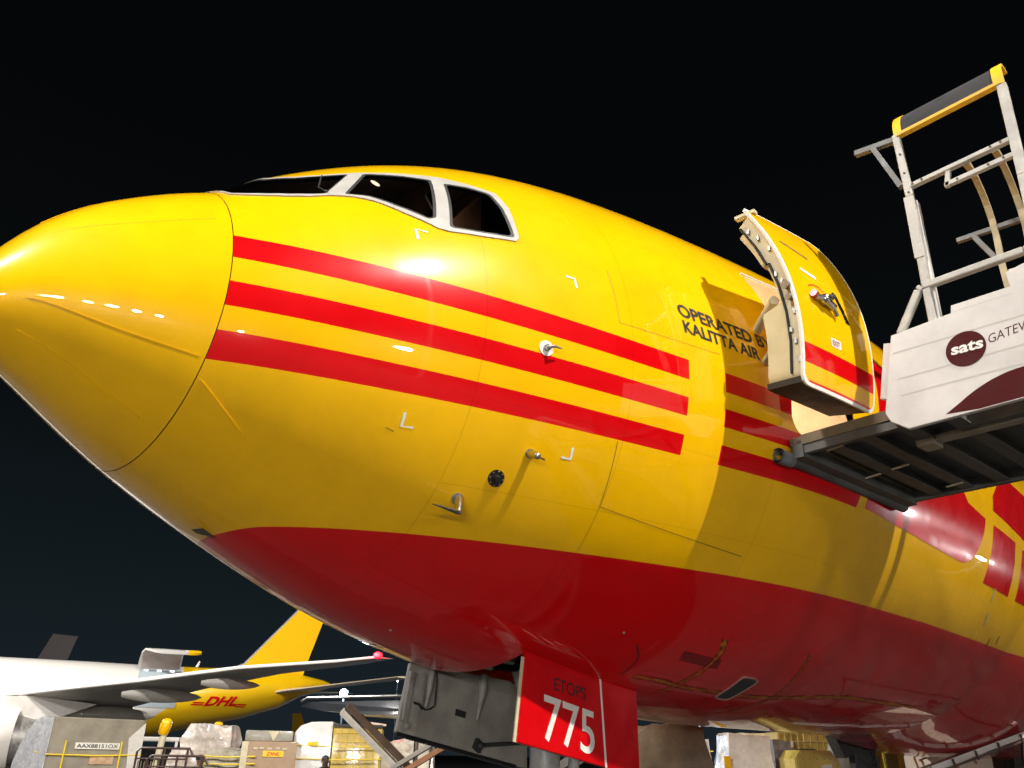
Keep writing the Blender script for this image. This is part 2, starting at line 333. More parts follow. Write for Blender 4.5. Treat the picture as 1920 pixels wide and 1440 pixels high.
def indoor(c): 
    if not (DX0 < c.x < DX1 and DZ0 < c.z < DZ1): return False
    dx = min(c.x-DX0, DX1-c.x); dz = min(c.z-DZ0, DZ1-c.z)
    return dx+dz > ch and dx*2+dz > ch*1.25 and dx+dz*2 > ch*1.25
pl = [((DX0, 0, 0), (1, 0, 0)), ((DX1, 0, 0), (1, 0, 0)), ((0, 0, DZ0), (0, 0, 1)), ((0, 0, DZ1), (0, 0, 1))]
for sx_, x_ in ((1, DX0), (-1, DX1)):
    for sz_, z_ in ((1, DZ0), (-1, DZ1)):
        pl.append(((x_+sx_*ch/2, 0, z_+sz_*ch/2), (sx_, 0, sz_)))
        pl.append(((x_, 0, z_+sz_*ch*1.25), (2*sx_, 0, sz_))); pl.append(((x_+sx_*ch*1.25, 0, z_), (sx_, 0, 2*sz_)))
carve(lambda c: c.y < 0 and 5.7 < c.x < 7.5 and 4.7 < c.z < 7.2, pl, indoor)
BX0, BX1, BY = 4.60, 6.15, .70
carve(lambda c: c.z < 4.2 and 4.3 < c.x < 7.1, [((BX0, 0, 0), (1, 0, 0)), ((BX1, 0, 0), (1, 0, 0)), ((0, BY, 0), (0, 1, 0)), ((0, -BY, 0), (0, 1, 0))],
      lambda c: BX0 < c.x < BX1 and abs(c.y) < BY)
LOW = [(1.918, 37.15), (2.065, 35.24), (2.193, 32.56), (2.386, 26.72), (2.608, 21.45), (2.694, 20.58), (2.97, 19.76), (3.225, 19.5), (3.262, 20.6), (3.285, 31.03), (3.255, 37.66), (3.096, 40.78), (2.844, 45.32), (2.523, 48.52), (2.275, 50.99), (2.173, 51.71)]
P1 = [(1.335, 87.5), (1.345, 68), (1.372, 54.2), (1.45, 50.3), (1.555, 45.2), (1.668, 41.4), (1.793, 39.1), (1.893, 38.2), (2.152, 50.6), (1.957, 52.4), (1.79, 54.8), (1.672, 61.5), (1.66, 70.9), (1.64, 87.5)]
P2 = [(2.028, 37.02), (2.266, 49.35), (2.502, 46.46), (2.734, 43.16), (2.60, 25.2), (2.551, 24.77), (2.347, 29.88), (2.174, 34.96)]
P3 = [(2.836, 40.97), (3.017, 39.46), (3.183, 36.93), (3.215, 31.05), (3.214, 20.65), (2.958, 21.07), (2.707, 22.04)]
OUT = [(1.322, 89.6), (1.332, 68), (1.358, 53.3), (1.437, 49.2), (1.543, 44.1), (1.657, 40.2), (1.783, 37.9)]+LOW+[(1.965, 53.5), (1.805, 56.2), (1.69, 62.4), (1.68, 71), (1.66, 89.6)]
def rp(p, r=.03): return [(x, y/KT) for x, y in roundpoly([(x, t*KT) for x, t in p], r)]
def grow(p, d):
    q = [Vector((x, t*KT, 0)) for x, t in p]; c = sum(q, Vector())/len(q); o = []
    N = len(q); area = sum(q[i-1].x*q[i].y-q[i].x*q[i-1].y for i in range(N)); sg = -1 if area > 0 else 1
    for i in range(N):
        e1 = (q[i]-q[i-1]).normalized(); e2 = (q[(i+1) % N]-q[i]).normalized(); n1 = Vector((-e1.y, e1.x, 0))*sg; n2 = Vector((-e2.y, e2.x, 0))*sg
        b = (n1+n2); b = b/max(.35, b.length_squared)*2*d; o.append(((q[i]+b).x, (q[i]+b).y/KT))
    return o
def inpoly(x, t, P):
    r_ = False
    for (x0, t0), (x1, t1) in zip(P, P[1:]+P[:1]):
        if (t0 > t) != (t1 > t) and x < (x1-x0)*(t-t0)/(t1-t0)+x0: r_ = not r_
    return r_
for sg in (1, -1):
    for P in (P1, P2, P3):
        Q = grow(P, -.004); x0_, x1_ = min(x for x, t in Q)-.15, max(x for x, t in Q)+.15; pl = []
        for (xa, ta), (xb, tb) in zip(Q, Q[1:]+Q[:1]):
            pa, pb = S0(xa, ta), S0(xb, tb); n_ = (pb-pa).cross(S((xa+xb)/2, (ta+tb)/2, .1)-S((xa+xb)/2, (ta+tb)/2, 0.0001)); 
            if sg < 0: pa = V(pa.x, -pa.y, pa.z); n_ = V(n_.x, -n_.y, n_.z)
            pl.append((pa, n_.normalized()))
        def th_of(c):
            zt, zb, w_, zm = prof(c.x); d = c.z-ZC-zm; return math.degrees(math.atan2(d/(zt-zm if d > 0 else zm-zb), abs(c.y)/max(w_, .01)))
        t0_, t1_ = min(t for x, t in Q)-8, max(t for x, t in Q)+8
        carve(lambda c: c.y*sg < 0 and x0_ < c.x < x1_ and t0_ < th_of(c) < t1_, pl, lambda c: inpoly(c.x, th_of(c), Q))
FUS = m.build('fuselage', LIV, AC, smooth=28)
# radome with its seam
m = MB(); rings = []
for x in [x for x in SX if 0.001 < x < 1.2895]: rings.append([m.bm.verts.new(S0(x, -90+360*k/NT)) for k in range(NT)])
tip = m.bm.verts.new(S0(0, 0))
for k in range(NT): m.bm.faces.new((tip, rings[0][k], rings[0][(k+1) % NT]))
for A, B in zip(rings, rings[1:]):
    for k in range(NT): m.bm.faces.new((A[k], B[k], B[(k+1) % NT], A[(k+1) % NT]))
RAD = m.build('radome', LIV, AC, smooth=40)
m = MB(); m.loft([[S(x, -90+360*k/NT, -.012) for k in range(NT)] for x in (1.280, 1.304)], cap=False); m.build('radome_seam', SEAM, AC, smooth=40)
for pts in (((.377, -20.5), (.769, -27.2), (1.262, -28.5)), ((.40, -48), (.8, -56), (1.15, -60)), ((.40, 80), (.8, 76), (1.2, 74))):
    decal('lightning_strip', [ribbon(dense(pts), .012)], LIV, RAD, off=.004, inner=-.002)
decal('lightning_strip', [ribbon(dense([(.415, 35.9), (.778, 30.6), (1.206, 30.9)]), .004)], SEAMY, RAD, off=.002)
decal('seam_highlight_strip', [ribbon([(1.318, -36.3), (1.5, -42.6), (1.698, -48.6)], .011)], LIV, AC, off=.006, inner=-.002)  # raised strip shaped in place of the highlight along a flush seam
# cockpit windows
for mir in (0, 1):
    fl = (lambda lp: [(x, 180-t) for x, t in lp]) if mir else (lambda lp: lp)
    fr_ = decal('window_frame', [fl(OUT), fl(rp(grow(P1, .002))), fl(rp(grow(P2, .012))), fl(rp(grow(P3, .012), .05))], GFRAME, AC, off=.010, inner=-.01, maxe=.09)
    for P, rr in ((P1, .03), (P2, .03), (P3, .05)):
        g_ = decal('cockpit_window', [fl(rp(grow(P, .004), rr))], WGLASS, AC, off=.004, maxe=.07)
        decal('window_gasket', [fl(rp(grow(P, .013), rr)), fl(rp(grow(P, -.012), rr))], RUB, g_, off=.0075, inner=.001, maxe=.1)
    decal('cockpit_lining', [fl([(1.315, 89.9), (1.322, 66), (1.335, 50), (1.5, 40), (1.75, 30), (2.3, 10), (3.55, 8), (3.55, 89.9)]), fl(grow(P1, .004)), fl(grow(P2, .02)), fl(grow(P3, .02))], DGREY, AC, off=-.03, maxe=.12)
m = MB(); m.prism([S(3.5, t, -.035) for t in range(-10, 191, 10)], (.03, 0, 0)); m.build('cockpit_bulkhead', mat('cockpit_wall', (.06, .045, .036), .6, noise=(4, .3)), AC)
m = MB(); fx = [1.5, 1.8, 2.2, 2.7, 3.1, 3.5]; m.prism([(x, -prof(x)[2]*.85, 5.3) for x in fx]+[(x, prof(x)[2]*.85, 5.3) for x in fx[::-1]], (0, 0, .03)); m.build('cockpit_floor', DGREY, AC)
m = MB(); m.box((3.34, -.45, 6.80), (.25, .8, .04), None, .01); m.box((3.42, -.95, 6.5), (.05, .5, .9)); m.build('overhead_panel', mat('warm_overhead_panel', (.34, .23, .16), .6, noise=(3, .3)), AC)
for y_ in (-.75, .75):
    m = MB(); m.box((3.05, y_, 6.1), (.14, .5, .8), Matrix.Rotation(R(12), 3, 'Y'), .04); m.box((3.13, y_, 6.62), (.1, .3, .22), Matrix.Rotation(R(12), 3, 'Y'), .04); m.box((2.8, y_, 5.72), (.5, .5, .12), None, .03); m.box((2.8, y_, 5.56), (.2, .2, .24)); m.build('pilot_seat', RUB, AC)
m = MB(); m.box((2.05, 0, 5.78), (.4, 1.5, .45), Matrix.Rotation(R(-15), 3, 'Y'), .03); m.build('instrument_panel', DGREY, AC)
m = MB(); m.beam((2.95, -.98, 6.72), (3.3, -1.25, 5.9), .05, .05); m.build('cockpit_strut', RUB, AC)
m = MB(); m.sphere((2.55, -.75, 6.72), (.05, .018, .01), 10, 6); m.build('reading_lamp', mat('reading_lamp_glow', (1, 1, 1), .5, emit=((1, .75, .55), 3)), AC, smooth=60)
cl_ = bpy.data.lights.new('cockpit_light', 'POINT'); cl_.energy = 6; cl_.color = (1, .62, .42); cl_.shadow_soft_size = .05; co_ = bpy.data.objects.new('cockpit_light', cl_); COL.objects.link(co_); co_.location = (3.05, -.35, 6.62)
m = MB(); m.tube([S(1.90, 39, .015), S(1.86, 41, .03), S(1.95, 50, .03)], .006, 6); m.sphere(S(1.90, 39, .015), .014); m.build('wiper', RUB, AC, smooth=40)
# lettering, corner marks, joints, stains
def onhull(bl, br, tl): return lambda u, v: (lambda x, z: S(x, thz(x, z), .0035))(bl[0]+(br[0]-bl[0])*u+(tl[0]-bl[0])*v, bl[1]+(br[1]-bl[1])*u+(tl[1]-bl[1])*v)
shell(text2d('OPERATED BY', .03, .12), onhull((4.762, 5.797), (5.90, 5.772), (4.748, 5.935))).build('operator_lettering', BDECAL, AC, smooth=30, normals=False)
shell(text2d('KALITTA AIR', .03, .12), onhull((4.786, 5.636), (5.69, 5.616), (4.775, 5.762))).build('operator_lettering', BDECAL, AC, smooth=30, normals=False)
for q in (((2.441, 17.62), (2.435, 21.0), (2.521, 20.03)), ((3.621, 11.99), (3.7, 11.74), (3.705, 9.5)), ((2.513, -27.44), (2.522, -30.82), (2.602, -30.32)), ((3.796, -24.58), (3.805, -26.95), (3.726, -27.06))):
    decal('corner_mark', [ribbon(q, .021)], WDECAL, AC)
for q, wd in (([(4.165, -20.95), (4.206, -34.11), (4.861, -34.87), (5.848, -36.09)], .007), ([(4.206, -34.11), (4.223, -43.55)], .003), ([(4.06, 16), (4.074, 10.94), (4.089, 3.52), (5.169, 1.83)], .004)):
    for a, b in zip(q, q[1:]): decal('panel_joint', [ribbon([a, b], wd)], SEAMY, AC, off=.0025)
stA = dense([(6.365, -53.6), (6.496, -57.4), (6.533, -62.6), (6.508, -68), (6.481, -72.5)], 13)
stB = dense([(5.895, -69.1), (6.237, -68.6), (6.576, -69.1), (7.128, -68.6), (7.905, -67.7), (8.702, -65.5), (9.74, -63.1), (10.619, -63), (12.2, -63)], 13)
stC = dense([(7.89, -52.8), (8.021, -56.8), (8.138, -62.1), (8.185, -68.2), (7.924, -76.8)], 13)
stD = dense([(5.45, -60), (5.62, -63), (5.70, -67), (5.70, -70)], 6)
def jit(p, a): return [(x+random.uniform(-a, a), t+random.uniform(-a, a)/KT) for x, t in p]
for p, wd in ((stA, .07), (stB, .06), (stC, .045)):
    decal('sealant_strip', [ribbon(jit(p, .009), [wd*random.uniform(.2, 1.15) for _ in p])], TAPE, AC, off=.002, maxe=.3)
    for s_ in (-1, 1):
        i = 0
        while i < len(p)-3:                       # broken dark outline of the old tape
            j = min(len(p), i+random.randint(4, 11)); seg = [(x+s_*(wd*.5 if p is not stB else 0), t+s_*(0 if p is not stB else wd*.5/KT)) for x, t in p[i:j]]
            decal('sealant_edge', [ribbon(jit(seg, .009), [random.uniform(.004, .017) for _ in seg])], TAPEB, AC, off=.003, maxe=.3); i = j-1+random.randint(0, 3)
decal('sealant_edge', [ribbon(jit(stD, .01), .014)], TAPEB, AC, off=.003, maxe=.3)
decal('belly_patch', [[(6.03, -58.6), (6.62, -58.9), (6.69, -61.6), (6.09, -61.4)]], mat('darker_red_patch', (.24, .004, .006), .4, noise=(8, .3)), AC, off=.002, maxe=.2)
OV = [(7.285, -70.1), (7.216, -62.3), (7.411, -62.2), (7.521, -62.8), (7.514, -70.4)]
m_ = decal('drain_vent', [rp(OV, .05)], mat('vent_black', (.012, .02, .022), .35), AC, off=.006, maxe=.1)
decal('vent_rim', [rp(grow(OV, .022), .06), rp(grow(OV, .003), .05)], mat('vent_rim_paint', (.42, .20, .17), .4), m_, off=.011, inner=0, maxe=.15)
for q in (((11.994, -25.5), (11.974, -28.4)), ((12.005, -31.9), (12.07, -34.7))): decal('skin_scuff', [ribbon(jit(dense(q, 5), .008), .06)], DIRT, AC, off=.003)
for x, t in ((12.6, -37.5), (12.95, -36)): decal('skin_slot', [ribbon([(x, t), (x+.02, t-2.0)], .03)], BDECAL, AC, off=.003)
decal('skin_slot', [ribbon([(2.43, -32.2), (2.49, -32.5)], .012)], SEAMY, AC, off=.003)
# giant red letters on the flank (the rest of them stays hidden behind the platform)
LT = [[(7.45, 4.60), (8.2, 4.585), (9.2, 4.578)]+dense([(10.2, 4.575), (10.52, 4.58), (10.80, 4.66), (10.96, 4.78), (11.12, 4.97), (11.2, 5.12), (11.225, 5.25)], 3)+[(10.52, 5.31), (8.6, 6.4), (7.9, 6.4)],
      [(11.583, 5.24), (12.704, 5.21), (12.70, 4.92), (12.646, 4.46), (11.422, 4.47), (11.547, 4.86)],
      [(11.60, 5.44), (11.68, 5.66), (12.5, 6.2), (14.6, 6.2), (13.9, 5.38), (13.25, 5.33), (12.95, 5.36)],
      [(13.1, 5.18), (15.2, 5.16), (15.1, 4.46), (13.05, 4.46)],
      [(11.75, 6.32), (11.9, 7.6), (8.6, 8.35), (8.0, 7.6), (9.2, 7.4), (9.6, 7.1), (9.3, 6.75), (10.6, 6.1)]]
for lp in LT:
    decal('flank_letter', [[(x, thz(x, z)) for x, z in lp]], RPAINT, AC, off=.003, maxe=.25)
# probes
def nrm(x, t): return (S(x, t, .1)-S(x, t, 0)).normalized()
p, n_ = S(3.415, -5.97), nrm(3.415, -5.97)
m = MB(); m.disc(p-n_*.004, n_, .062, .010, 24); d_ = m.build('probe_base', WDECAL, AC, smooth=30)
m = MB(); m.tube([p, p+n_*.03], .026, 12); m.tube([p+n_*.02, p+n_*.085+V(.03, 0, 0), p+n_*.095+V(.11, 0, .008)], [.016, .013, .004], 8); m.build('airflow_probe', STEEL, AC, smooth=40)
p, n_ = S(3.471, -28.2), nrm(3.471, -28.2)
m = MB(); m.disc(p, n_, .036, .012, 16); m.tube([p, p+n_*.12], [.031, .027], 14); m.sphere(p+n_*.12, .027); m.tube([p+n_*.11, p+n_*.115+V(.085, 0, -.008)], .007, 8); m.build('airflow_probe', CHROME, AC, smooth=40)
p, n_ = S(3.299, -35.1), nrm(3.299, -35.1)
m = MB(); m.disc(p-n_*.004, n_, .064, .014, 24); m.tube([p, p+n_*.05], [.03, .022], 16); dd_ = m.build('angle_sensor', BDECAL, AC, smooth=40)
a_ = n_.orthogonal().normalized(); b_ = n_.cross(a_); BRASS = mat('brass', (.5, .38, .12), .3, metal=1)
for k in range(8):
    m = MB(); m.sphere(p+n_*.011+(a_*math.cos(k*.785)+b_*math.sin(k*.785))*.053, .0055, 8, 6); m.build('screw', BRASS, dd_, smooth=40)
p, n_ = S(3.108, -42.0), nrm(3.108, -42.0)
m = MB(); m.disc(p-n_*.004, n_, .046, .010, 20); pd_ = m.build('pitot_base', STEEL, AC, smooth=40)
s0_ = p+n_*.105+V(-.03, 0, -.06)
m = MB(); m.tube([p+V(.01, 0, .01), p+n_*.04+V(0, 0, -.01), p+n_*.085+V(-.015, 0, -.04), s0_], [.036, .034, .03, .022], 14); m.tube([s0_+V(.025, 0, 0), s0_, s0_+V(-.08, -.01, -.003), s0_+V(-.17, -.02, -.005), s0_+V(-.27, -.03, -.008)], [.013, .021, .015, .010, .004], 12); m.build('pitot_tube', CHROME, pd_, smooth=50)
p, n_ = S(2.0, -89), nrm(2.0, -89)
m = MB(); m.prism([S(1.94, -90), S(2.05, -90), S(1.93, -90)+n_*.05, S(1.88, -90)+n_*.05], (0, .014, 0)); m.build('belly_antenna', DGREY, AC)
for x, t in ((3.55, -84), (5.2, -58)):
    m = MB(); m.sphere(S(x, t, .002), .012, 10, 6); m.build('belly_light', STEEL, AC, smooth=60)
# doorway: jambs, lit cabin, sill
m = MB()
def jamb(a, b, dep):
    q = [Vector(a), Vector(b)]; return q
edge = roundpoly([(DX0, DZ0), (DX1, DZ0), (DX1, DZ1), (DX0, DZ1)], .16, 4)
o1 = [S(x, thz(x, z), -.003) for x, z in edge]; o2 = [S(x, thz(x, z), -.003)+V(0, .86, 0) for x, z in edge]
m.loft([o1, o2], cap=False); JB = m.build('door_jamb', CREAM, AC, smooth=30)
m = MB(); m.prism([S(DX0-.02, 27), S(DX1+.02, 27), S(DX1+.02, 27)+V(0, .16, 0), S(DX0-.02, 27)+V(0, .16, 0)], (0, 0, .02)); 
m = MB(); m.tube([S(DX0+.03, thz(DX0, DZ1-.02), .006), S((DX0+DX1)/2, thz((DX0+DX1)/2, DZ1-.005), .006), S(DX1-.03, thz(DX1, DZ1-.02), .006)], .012, 8); m.build('door_header', WDECAL, AC, smooth=40)
m = MB(); m.box((6.57, -.75, 5.0), (2.2, 3.2, .04)); m.build('cabin_floor', STEEL, AC)
m = MB()
for c, d in (((6.57, .62, 6.05), (2.0, .04, 2.06)), ((5.58, -.62, 6.05), (.04, 2.44, 2.06)), ((7.56, -.62, 6.05), (.04, 2.44, 2.06)), ((6.57, -.62, 7.1), (2.02, 2.5, .04))): m.box(c, d)
m.build('cabin_lining', PINK, AC)
m = MB(); m.tube([(6.0, -1.75, 5.03), (6.0, -1.75, 6.9)], .02, 8); m.box((6.62, -1.8, 5.5), (.02, .02, .9)); m.build('cabin_post', RUB, AC)
lampm = mat('lit_cabin_lamp', (1, .9, .8), .5, emit=((1, .82, .66), 14))
m = MB(); m.sphere((6.55, -2.3, 5.12), .03); m.build('cabin_lamp', lampm, AC, smooth=60)
ld = bpy.data.lights.new('cabin_lamp_light', 'POINT'); ld.energy = 160; ld.color = (1, .72, .52); ld.shadow_soft_size = .08; lo = bpy.data.objects.new('cabin_lamp_light', ld); COL.objects.link(lo); lo.location = (6.5, -1.0, 6.6)
# the open door, built where it closes and then swung out and forward
SH = V(-.825, -.55, .05)
EX0, EX1, EZ0, EZ1 = 5.965, 6.99, 5.0, 6.87
rect = roundpoly([(EX0, EZ0), (EX1, EZ0), (EX1, EZ1), (EX0, EZ1)], .10, 5)
DOOR = decal('front_door', [rect], LIV, AC, off=0, inner=-.02, xz=True, maxe=.1); DOOR.location = -AC.location+SH
rin = roundpoly([(EX0+.012, EZ0+.012), (EX1-.012, EZ0+.012), (EX1-.012, EZ1-.012), (EX0+.012, EZ1-.012)], .095, 5)
rout = roundpoly([(EX0-.016, EZ0-.018), (EX1+.008, EZ0-.018), (EX1+.008, EZ1+.012), (EX0-.016, EZ1+.012)], .11, 5)
decal('white_edge', [rout, rin], WDECAL, DOOR, off=.001, inner=-.022, xz=True, maxe=.15)
rb = roundpoly([(EX0+.03, EZ0+.05), (EX1-.03, EZ0+.05), (EX1-.03, EZ1-.05), (EX0+.03, EZ1-.05)], .07, 4)
decal('door_body', [rb], CREAM, DOOR, off=-.020, inner=-.17, xz=True, maxe=.15)
rb2 = roundpoly([(EX0+.06, EZ0+.04), (EX1-.06, EZ0+.04), (EX1-.06, 5.90), (EX0+.06, 5.90)], .12, 5)
decal('door_lining', [rb2], mat('cream_lining_panel', (.62, .55, .33), .5, noise=(3, .15)), DOOR, off=-.165, inner=-.40, xz=True, maxe=.15)
decal('door_lining', [roundpoly([(EX0+.12, 6.35), (EX1-.12, 6.35), (EX1-.12, EZ1-.05), (EX0+.12, EZ1-.05)], .05, 4)], CREAM, DOOR, off=-.165, inner=-.25, xz=True, maxe=.15)
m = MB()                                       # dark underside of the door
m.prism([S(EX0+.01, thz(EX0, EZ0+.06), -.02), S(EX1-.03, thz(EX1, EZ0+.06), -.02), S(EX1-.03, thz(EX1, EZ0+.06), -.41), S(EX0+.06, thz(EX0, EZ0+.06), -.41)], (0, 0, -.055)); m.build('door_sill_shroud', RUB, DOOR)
for k, z in enumerate((5.22, 5.40, 5.52, 5.68, 6.02, 6.12, 6.38, 6.55, 6.68)):
    m = MB(); a = S(EX0+.03, thz(EX0, z), -.06-(k % 3)*.03); m.tube([a, a+V(-.018, 0, 0)], .013, 8); m.box(a+V(-.008, 0, -.018), (.022, .022, .036)); m.build('door_latch', STEEL, DOOR, smooth=40)
for z, d_, r_, e_ in ((5.92, -.04, .04, .04), (5.80, -.05, .03, .035)):
    m = MB(); m.tube([S(EX0+.025, thz(EX0, z), d_), S(EX0-e_, thz(EX0, z), d_-.005)], r_, 12); m.build('door_roller', STEEL, DOOR, smooth=40)
m = MB(); m.tube([S(EX0+.02, thz(EX0, z), -.135) for z in (5.1, 5.4, 5.7, 6.0, 6.25)], .012, 8); m.tube([S(EX0+.01, thz(EX0, z), -.155) for z in (6.25, 6.5, 6.75)], .012, 8); m.build('door_seal', RUB, DOOR, smooth=40)
m = MB(); m.box(S(6.05, thz(6.05, 6.86), -.05), (.06, .2, .03)); m.build('door_guide', CREAM, DOOR)
def ddec(nm, q, m_, off=.003, inner=None): return decal(nm, [q], m_, DOOR, off=off, inner=inner, xz=True, maxe=.15)
ddec('door_slot', [(6.10, 6.455), (6.13, 6.475), (6.43, 6.395), (6.42, 6.362)], SEAMY)
ddec('door_label', [(6.184, 6.18), (6.375, 6.142), (6.372, 6.102), (6.187, 6.142)], WDECAL)
ddec('door_arc', [(6.196, 5.985), (6.28, 6.022), (6.345, 6.022), (6.41, 5.99), (6.41, 5.978), (6.345, 6.008), (6.28, 6.008), (6.196, 5.972)], mat('red_marking', (.5, .02, .02), .4))
ddec('door_window', roundpoly([(6.545, 6.045), (6.60, 6.045), (6.695, 5.735), (6.635, 5.735)], .025), GLASS)
ex = ddec('exit_plate', [(6.345, 5.507), (6.485, 5.507), (6.485, 5.425), (6.345, 5.425)], WDECAL)
shell(text2d('EXIT', .02), lambda u, v: S(6.365+.1*u, thz(6.365+.1*u, 5.44+.05*v), .005)).build('exit_lettering', mat('dark_red_marking', (.3, .02, .03), .4), ex, normals=False)
m = MB(); q = [S(6.20, thz(6.2, 5.85), .03), S(6.30, thz(6.3, 5.84), .05), S(6.42, thz(6.42, 5.80), .04)]
m.tube([q[0], q[1]], .03, 10); m.tube([q[1], q[2]], .035, 10); m.sphere(q[1], .05); m.tube([q[1]+V(0, 0, .0), q[1]+V(.1, -.03, .055)], .03, 8); m.tube([q[2], q[2]+V(.05, .0, -.06)], .02, 8); m.build('door_handle', CHROME, DOOR, smooth=40)
m = MB(); m.tube([q[0]+V(-.03, 0, .02), q[0]+V(.05, 0, .01)], .034, 10); m.build('handle_grip', RPAINT, DOOR, smooth=40)
m = MB(); m.tube([S(6.12, thz(6.12, 6.0), -.3)+SH, V(6.1, -2.25, 5.95)], .045, 10); m.tube([S(6.12, thz(6.12, 5.6), -.3)+SH, V(6.1, -2.3, 5.6)], .035, 10)
m.build('hinge_arm', CREAM, AC, smooth=40)
# nose gear bay, doors and leg
m = MB(); zc_ = 3.75
m.box((5.375, 0, zc_+.02), (1.6, 1.5, .04)); m.box((4.585, 0, 3.46), (.03, 1.36, .8)); m.box((6.165, 0, 3.3), (.03, 1.36, .9)); m.box((5.375, .72, 3.42), (1.6, .02, .66)); m.box((5.375, -.72, 3.42), (1.6, .02, .66)); m.build('gear_bay', DGREY, AC)
m = MB()
for x, y, z, l, r in ((5.0, .1, 3.02, .3, .075), (5.05, -.12, 3.06, .34, .075), (5.3, .35, 3.1, .3, .06)): m.tube([(x-.02, y, z), (x+.05, y-.02, z+l)], r, 14); m.tube([(x-.022, y, z+.05), (x+.02, y, z+.09)], r*1.12, 14)
m.build('hydraulic_bottle', GREENP, AC, smooth=40)
def gdoor(name, y, th, pts): 
    mm = MB(); mm.prism([(x, y, z) for x, z in pts], (0, th, 0), .006); return mm
PD = [(4.60, 3.075), (4.575, 3.016), (4.486, 2.374), (5.984, 2.150), (6.20, 2.16), (6.20, 2.86)]
PO = gdoor('', -.75, .045, PD).build('nose_gear_door', RPAINT, AC); PO['label'] = 'red nose gear door with white number 775'
flat_text('gear_door_number', '775', (4.802, -.753, 2.397), (5.50, -.753, 2.287), (4.815, -.753, 2.752), WDECAL, PO, .006)
flat_text('gear_door_lettering', 'ETOPS', (4.949, -.752, 2.795), (5.395, -.752, 2.735), (4.95, -.752, 2.898), mat('faded_black_marking', (.035, .012, .012), .5), PO, -.004)
m = MB(); m.prism([(5.60, -.7522, 2.95), (5.625, -.7522, 2.95), (5.685, -.7522, 2.192), (5.655, -.7522, 2.196)], (0, .001, 0)); m.build('white_line', WDECAL, PO)
m = MB(); m.beam((4.575, -.728, 3.03), (4.482, -.728, 2.376), .012, .05); m.build('door_edge_strip', CREAM, PO)
SD = [(4.602, 3.06), (4.48, 2.442), (6.102, 2.176), (6.3, 2.16), (6.3, 2.9), (6.0, 3.0)]
SO = gdoor('', .72, .045, SD).build('nose_gear_door', GREY, AC); SO['label'] = 'grey inner face of the far nose gear door'
m = MB(); y = .70
m.beam((4.60, y, 2.98), (4.535, y, 2.55), .05, .05); m.beam((4.76, y, 2.98), (4.735, y, 2.70), .028, .03); m.box((4.56, y, 2.50), (.08, .05, .07)); m.sphere((4.56, y-.02, 2.51), .03)
m.build('door_stiffener', mat('light_gear_paint', (.30, .285, .26), .45, noise=(5, .3)), SO, smooth=30)
for a, r_ in (([(4.86, y, 3.02), (4.83, y-.01, 2.85), (4.80, y, 2.68)], [.035, .03, .015]), ([(5.58, y, 3.02), (5.56, y-.01, 2.86), (5.50, y, 2.59)], [.05, .042, .012]), ([(5.98, y-.1, 3.1), (6.2, y-.1, 2.5)], [.06, .03])):
    m = MB(); m.tube(a, r_, 10); m.build('door_hinge', mat('hinge_paint', (.34, .32, .28), .45, noise=(6, .4)), SO, smooth=40)
m = MB(); m.tube([(4.735, y, 2.69), (4.80, y, 2.655), (4.87, y, 2.67), (4.92, y, 2.70), (4.93, y, 2.9), (4.92, y, 3.0)], .008, 8); m.tube([(4.66, y, 2.71), (4.72, y, 2.70), (4.76, y, 2.66)], .012, 8); m.build('hydraulic_hose', RUB, SO, smooth=40)
m = MB(); m.box((5.285, .716, 2.645), (.14, .008, .06), Matrix.Rotation(R(9), 3, 'Y')); m.build('data_plate', DGREY, SO)
m = MB(); m.tube([(5.52, y-.01, 2.362), (6.3, y-.06, 2.41)], .02, 10); m.box((5.53, y, 2.36), (.1, .04, .1), Matrix.Rotation(R(30), 3, 'Y')); m.sphere((5.53, y-.03, 2.36), .035); m.build('actuator_rod', DGREY, SO, smooth=40)
m = MB()
for k in range(46):
    t = k/45; m.box((4.50+1.6*t, .738, 2.432-.262*t), (.016, .05, .028))
m.beam((4.48, .738, 2.45), (6.12, .738, 2.182), .05, .018); m.build('door_seal', RUB, SO)
m = MB(); m.tube([(5.75, 0, 3.6), (5.70, 0, 1.0)], [.16, .13], 18); m.tube([(5.70, 0, 1.2), (5.69, 0, .55)], .085, 16); m.tube([(5.69, -.42, .54), (5.69, .42, .54)], .07, 14); m.box((5.72, 0, 1.75), (.34, .30, .22), bev=.02); m.tube([(5.58, -.3, 1.9), (5.58, .3, 1.9)], .05, 12); m.tube([(5.85, -.16, 1.8), (6.1, -.22, 3.0)], .055, 12); m.tube([(5.85, .16, 1.8), (6.1, .22, 3.0)], .055, 12); m.tube([(5.8, 0, 1.3), (6.05, 0, 1.05), (5.8, 0, .7)], .035, 8)
LEG = m.build('nose_gear_leg', mat('gear_white_grey', (.42, .42, .40), .4, noise=(6, .3)), AC, smooth=40)
for y_ in (-.22, .2):
    m = MB(); m.disc((5.54, y_, 2.06), (-1, 0, -.1), .075, .08, 20); m.build('taxi_light', CHROME, LEG, smooth=40)
for s_ in (-1, 1):
    m = MB(); pr = [(.20, .13), (.42, .155), (.50, .14), (.535, .08), (.535, -.08), (.50, -.14), (.42, -.155), (.20, -.13)]
    m.loft([[(5.69+r*math.cos(t), s_*.33+yy, .537+r*math.sin(t)) for t in [2*math.pi*k/32 for k in range(32)]] for r, yy in pr], cap=False); wl = m.build('nose_wheel', RUB, AC, smooth=40)
    m = MB(); m.disc((5.69, s_*.33-.12, .537), (0, 1, 0), .21, .24, 24); m.build('wheel_hub', CHROME, wl, smooth=40)
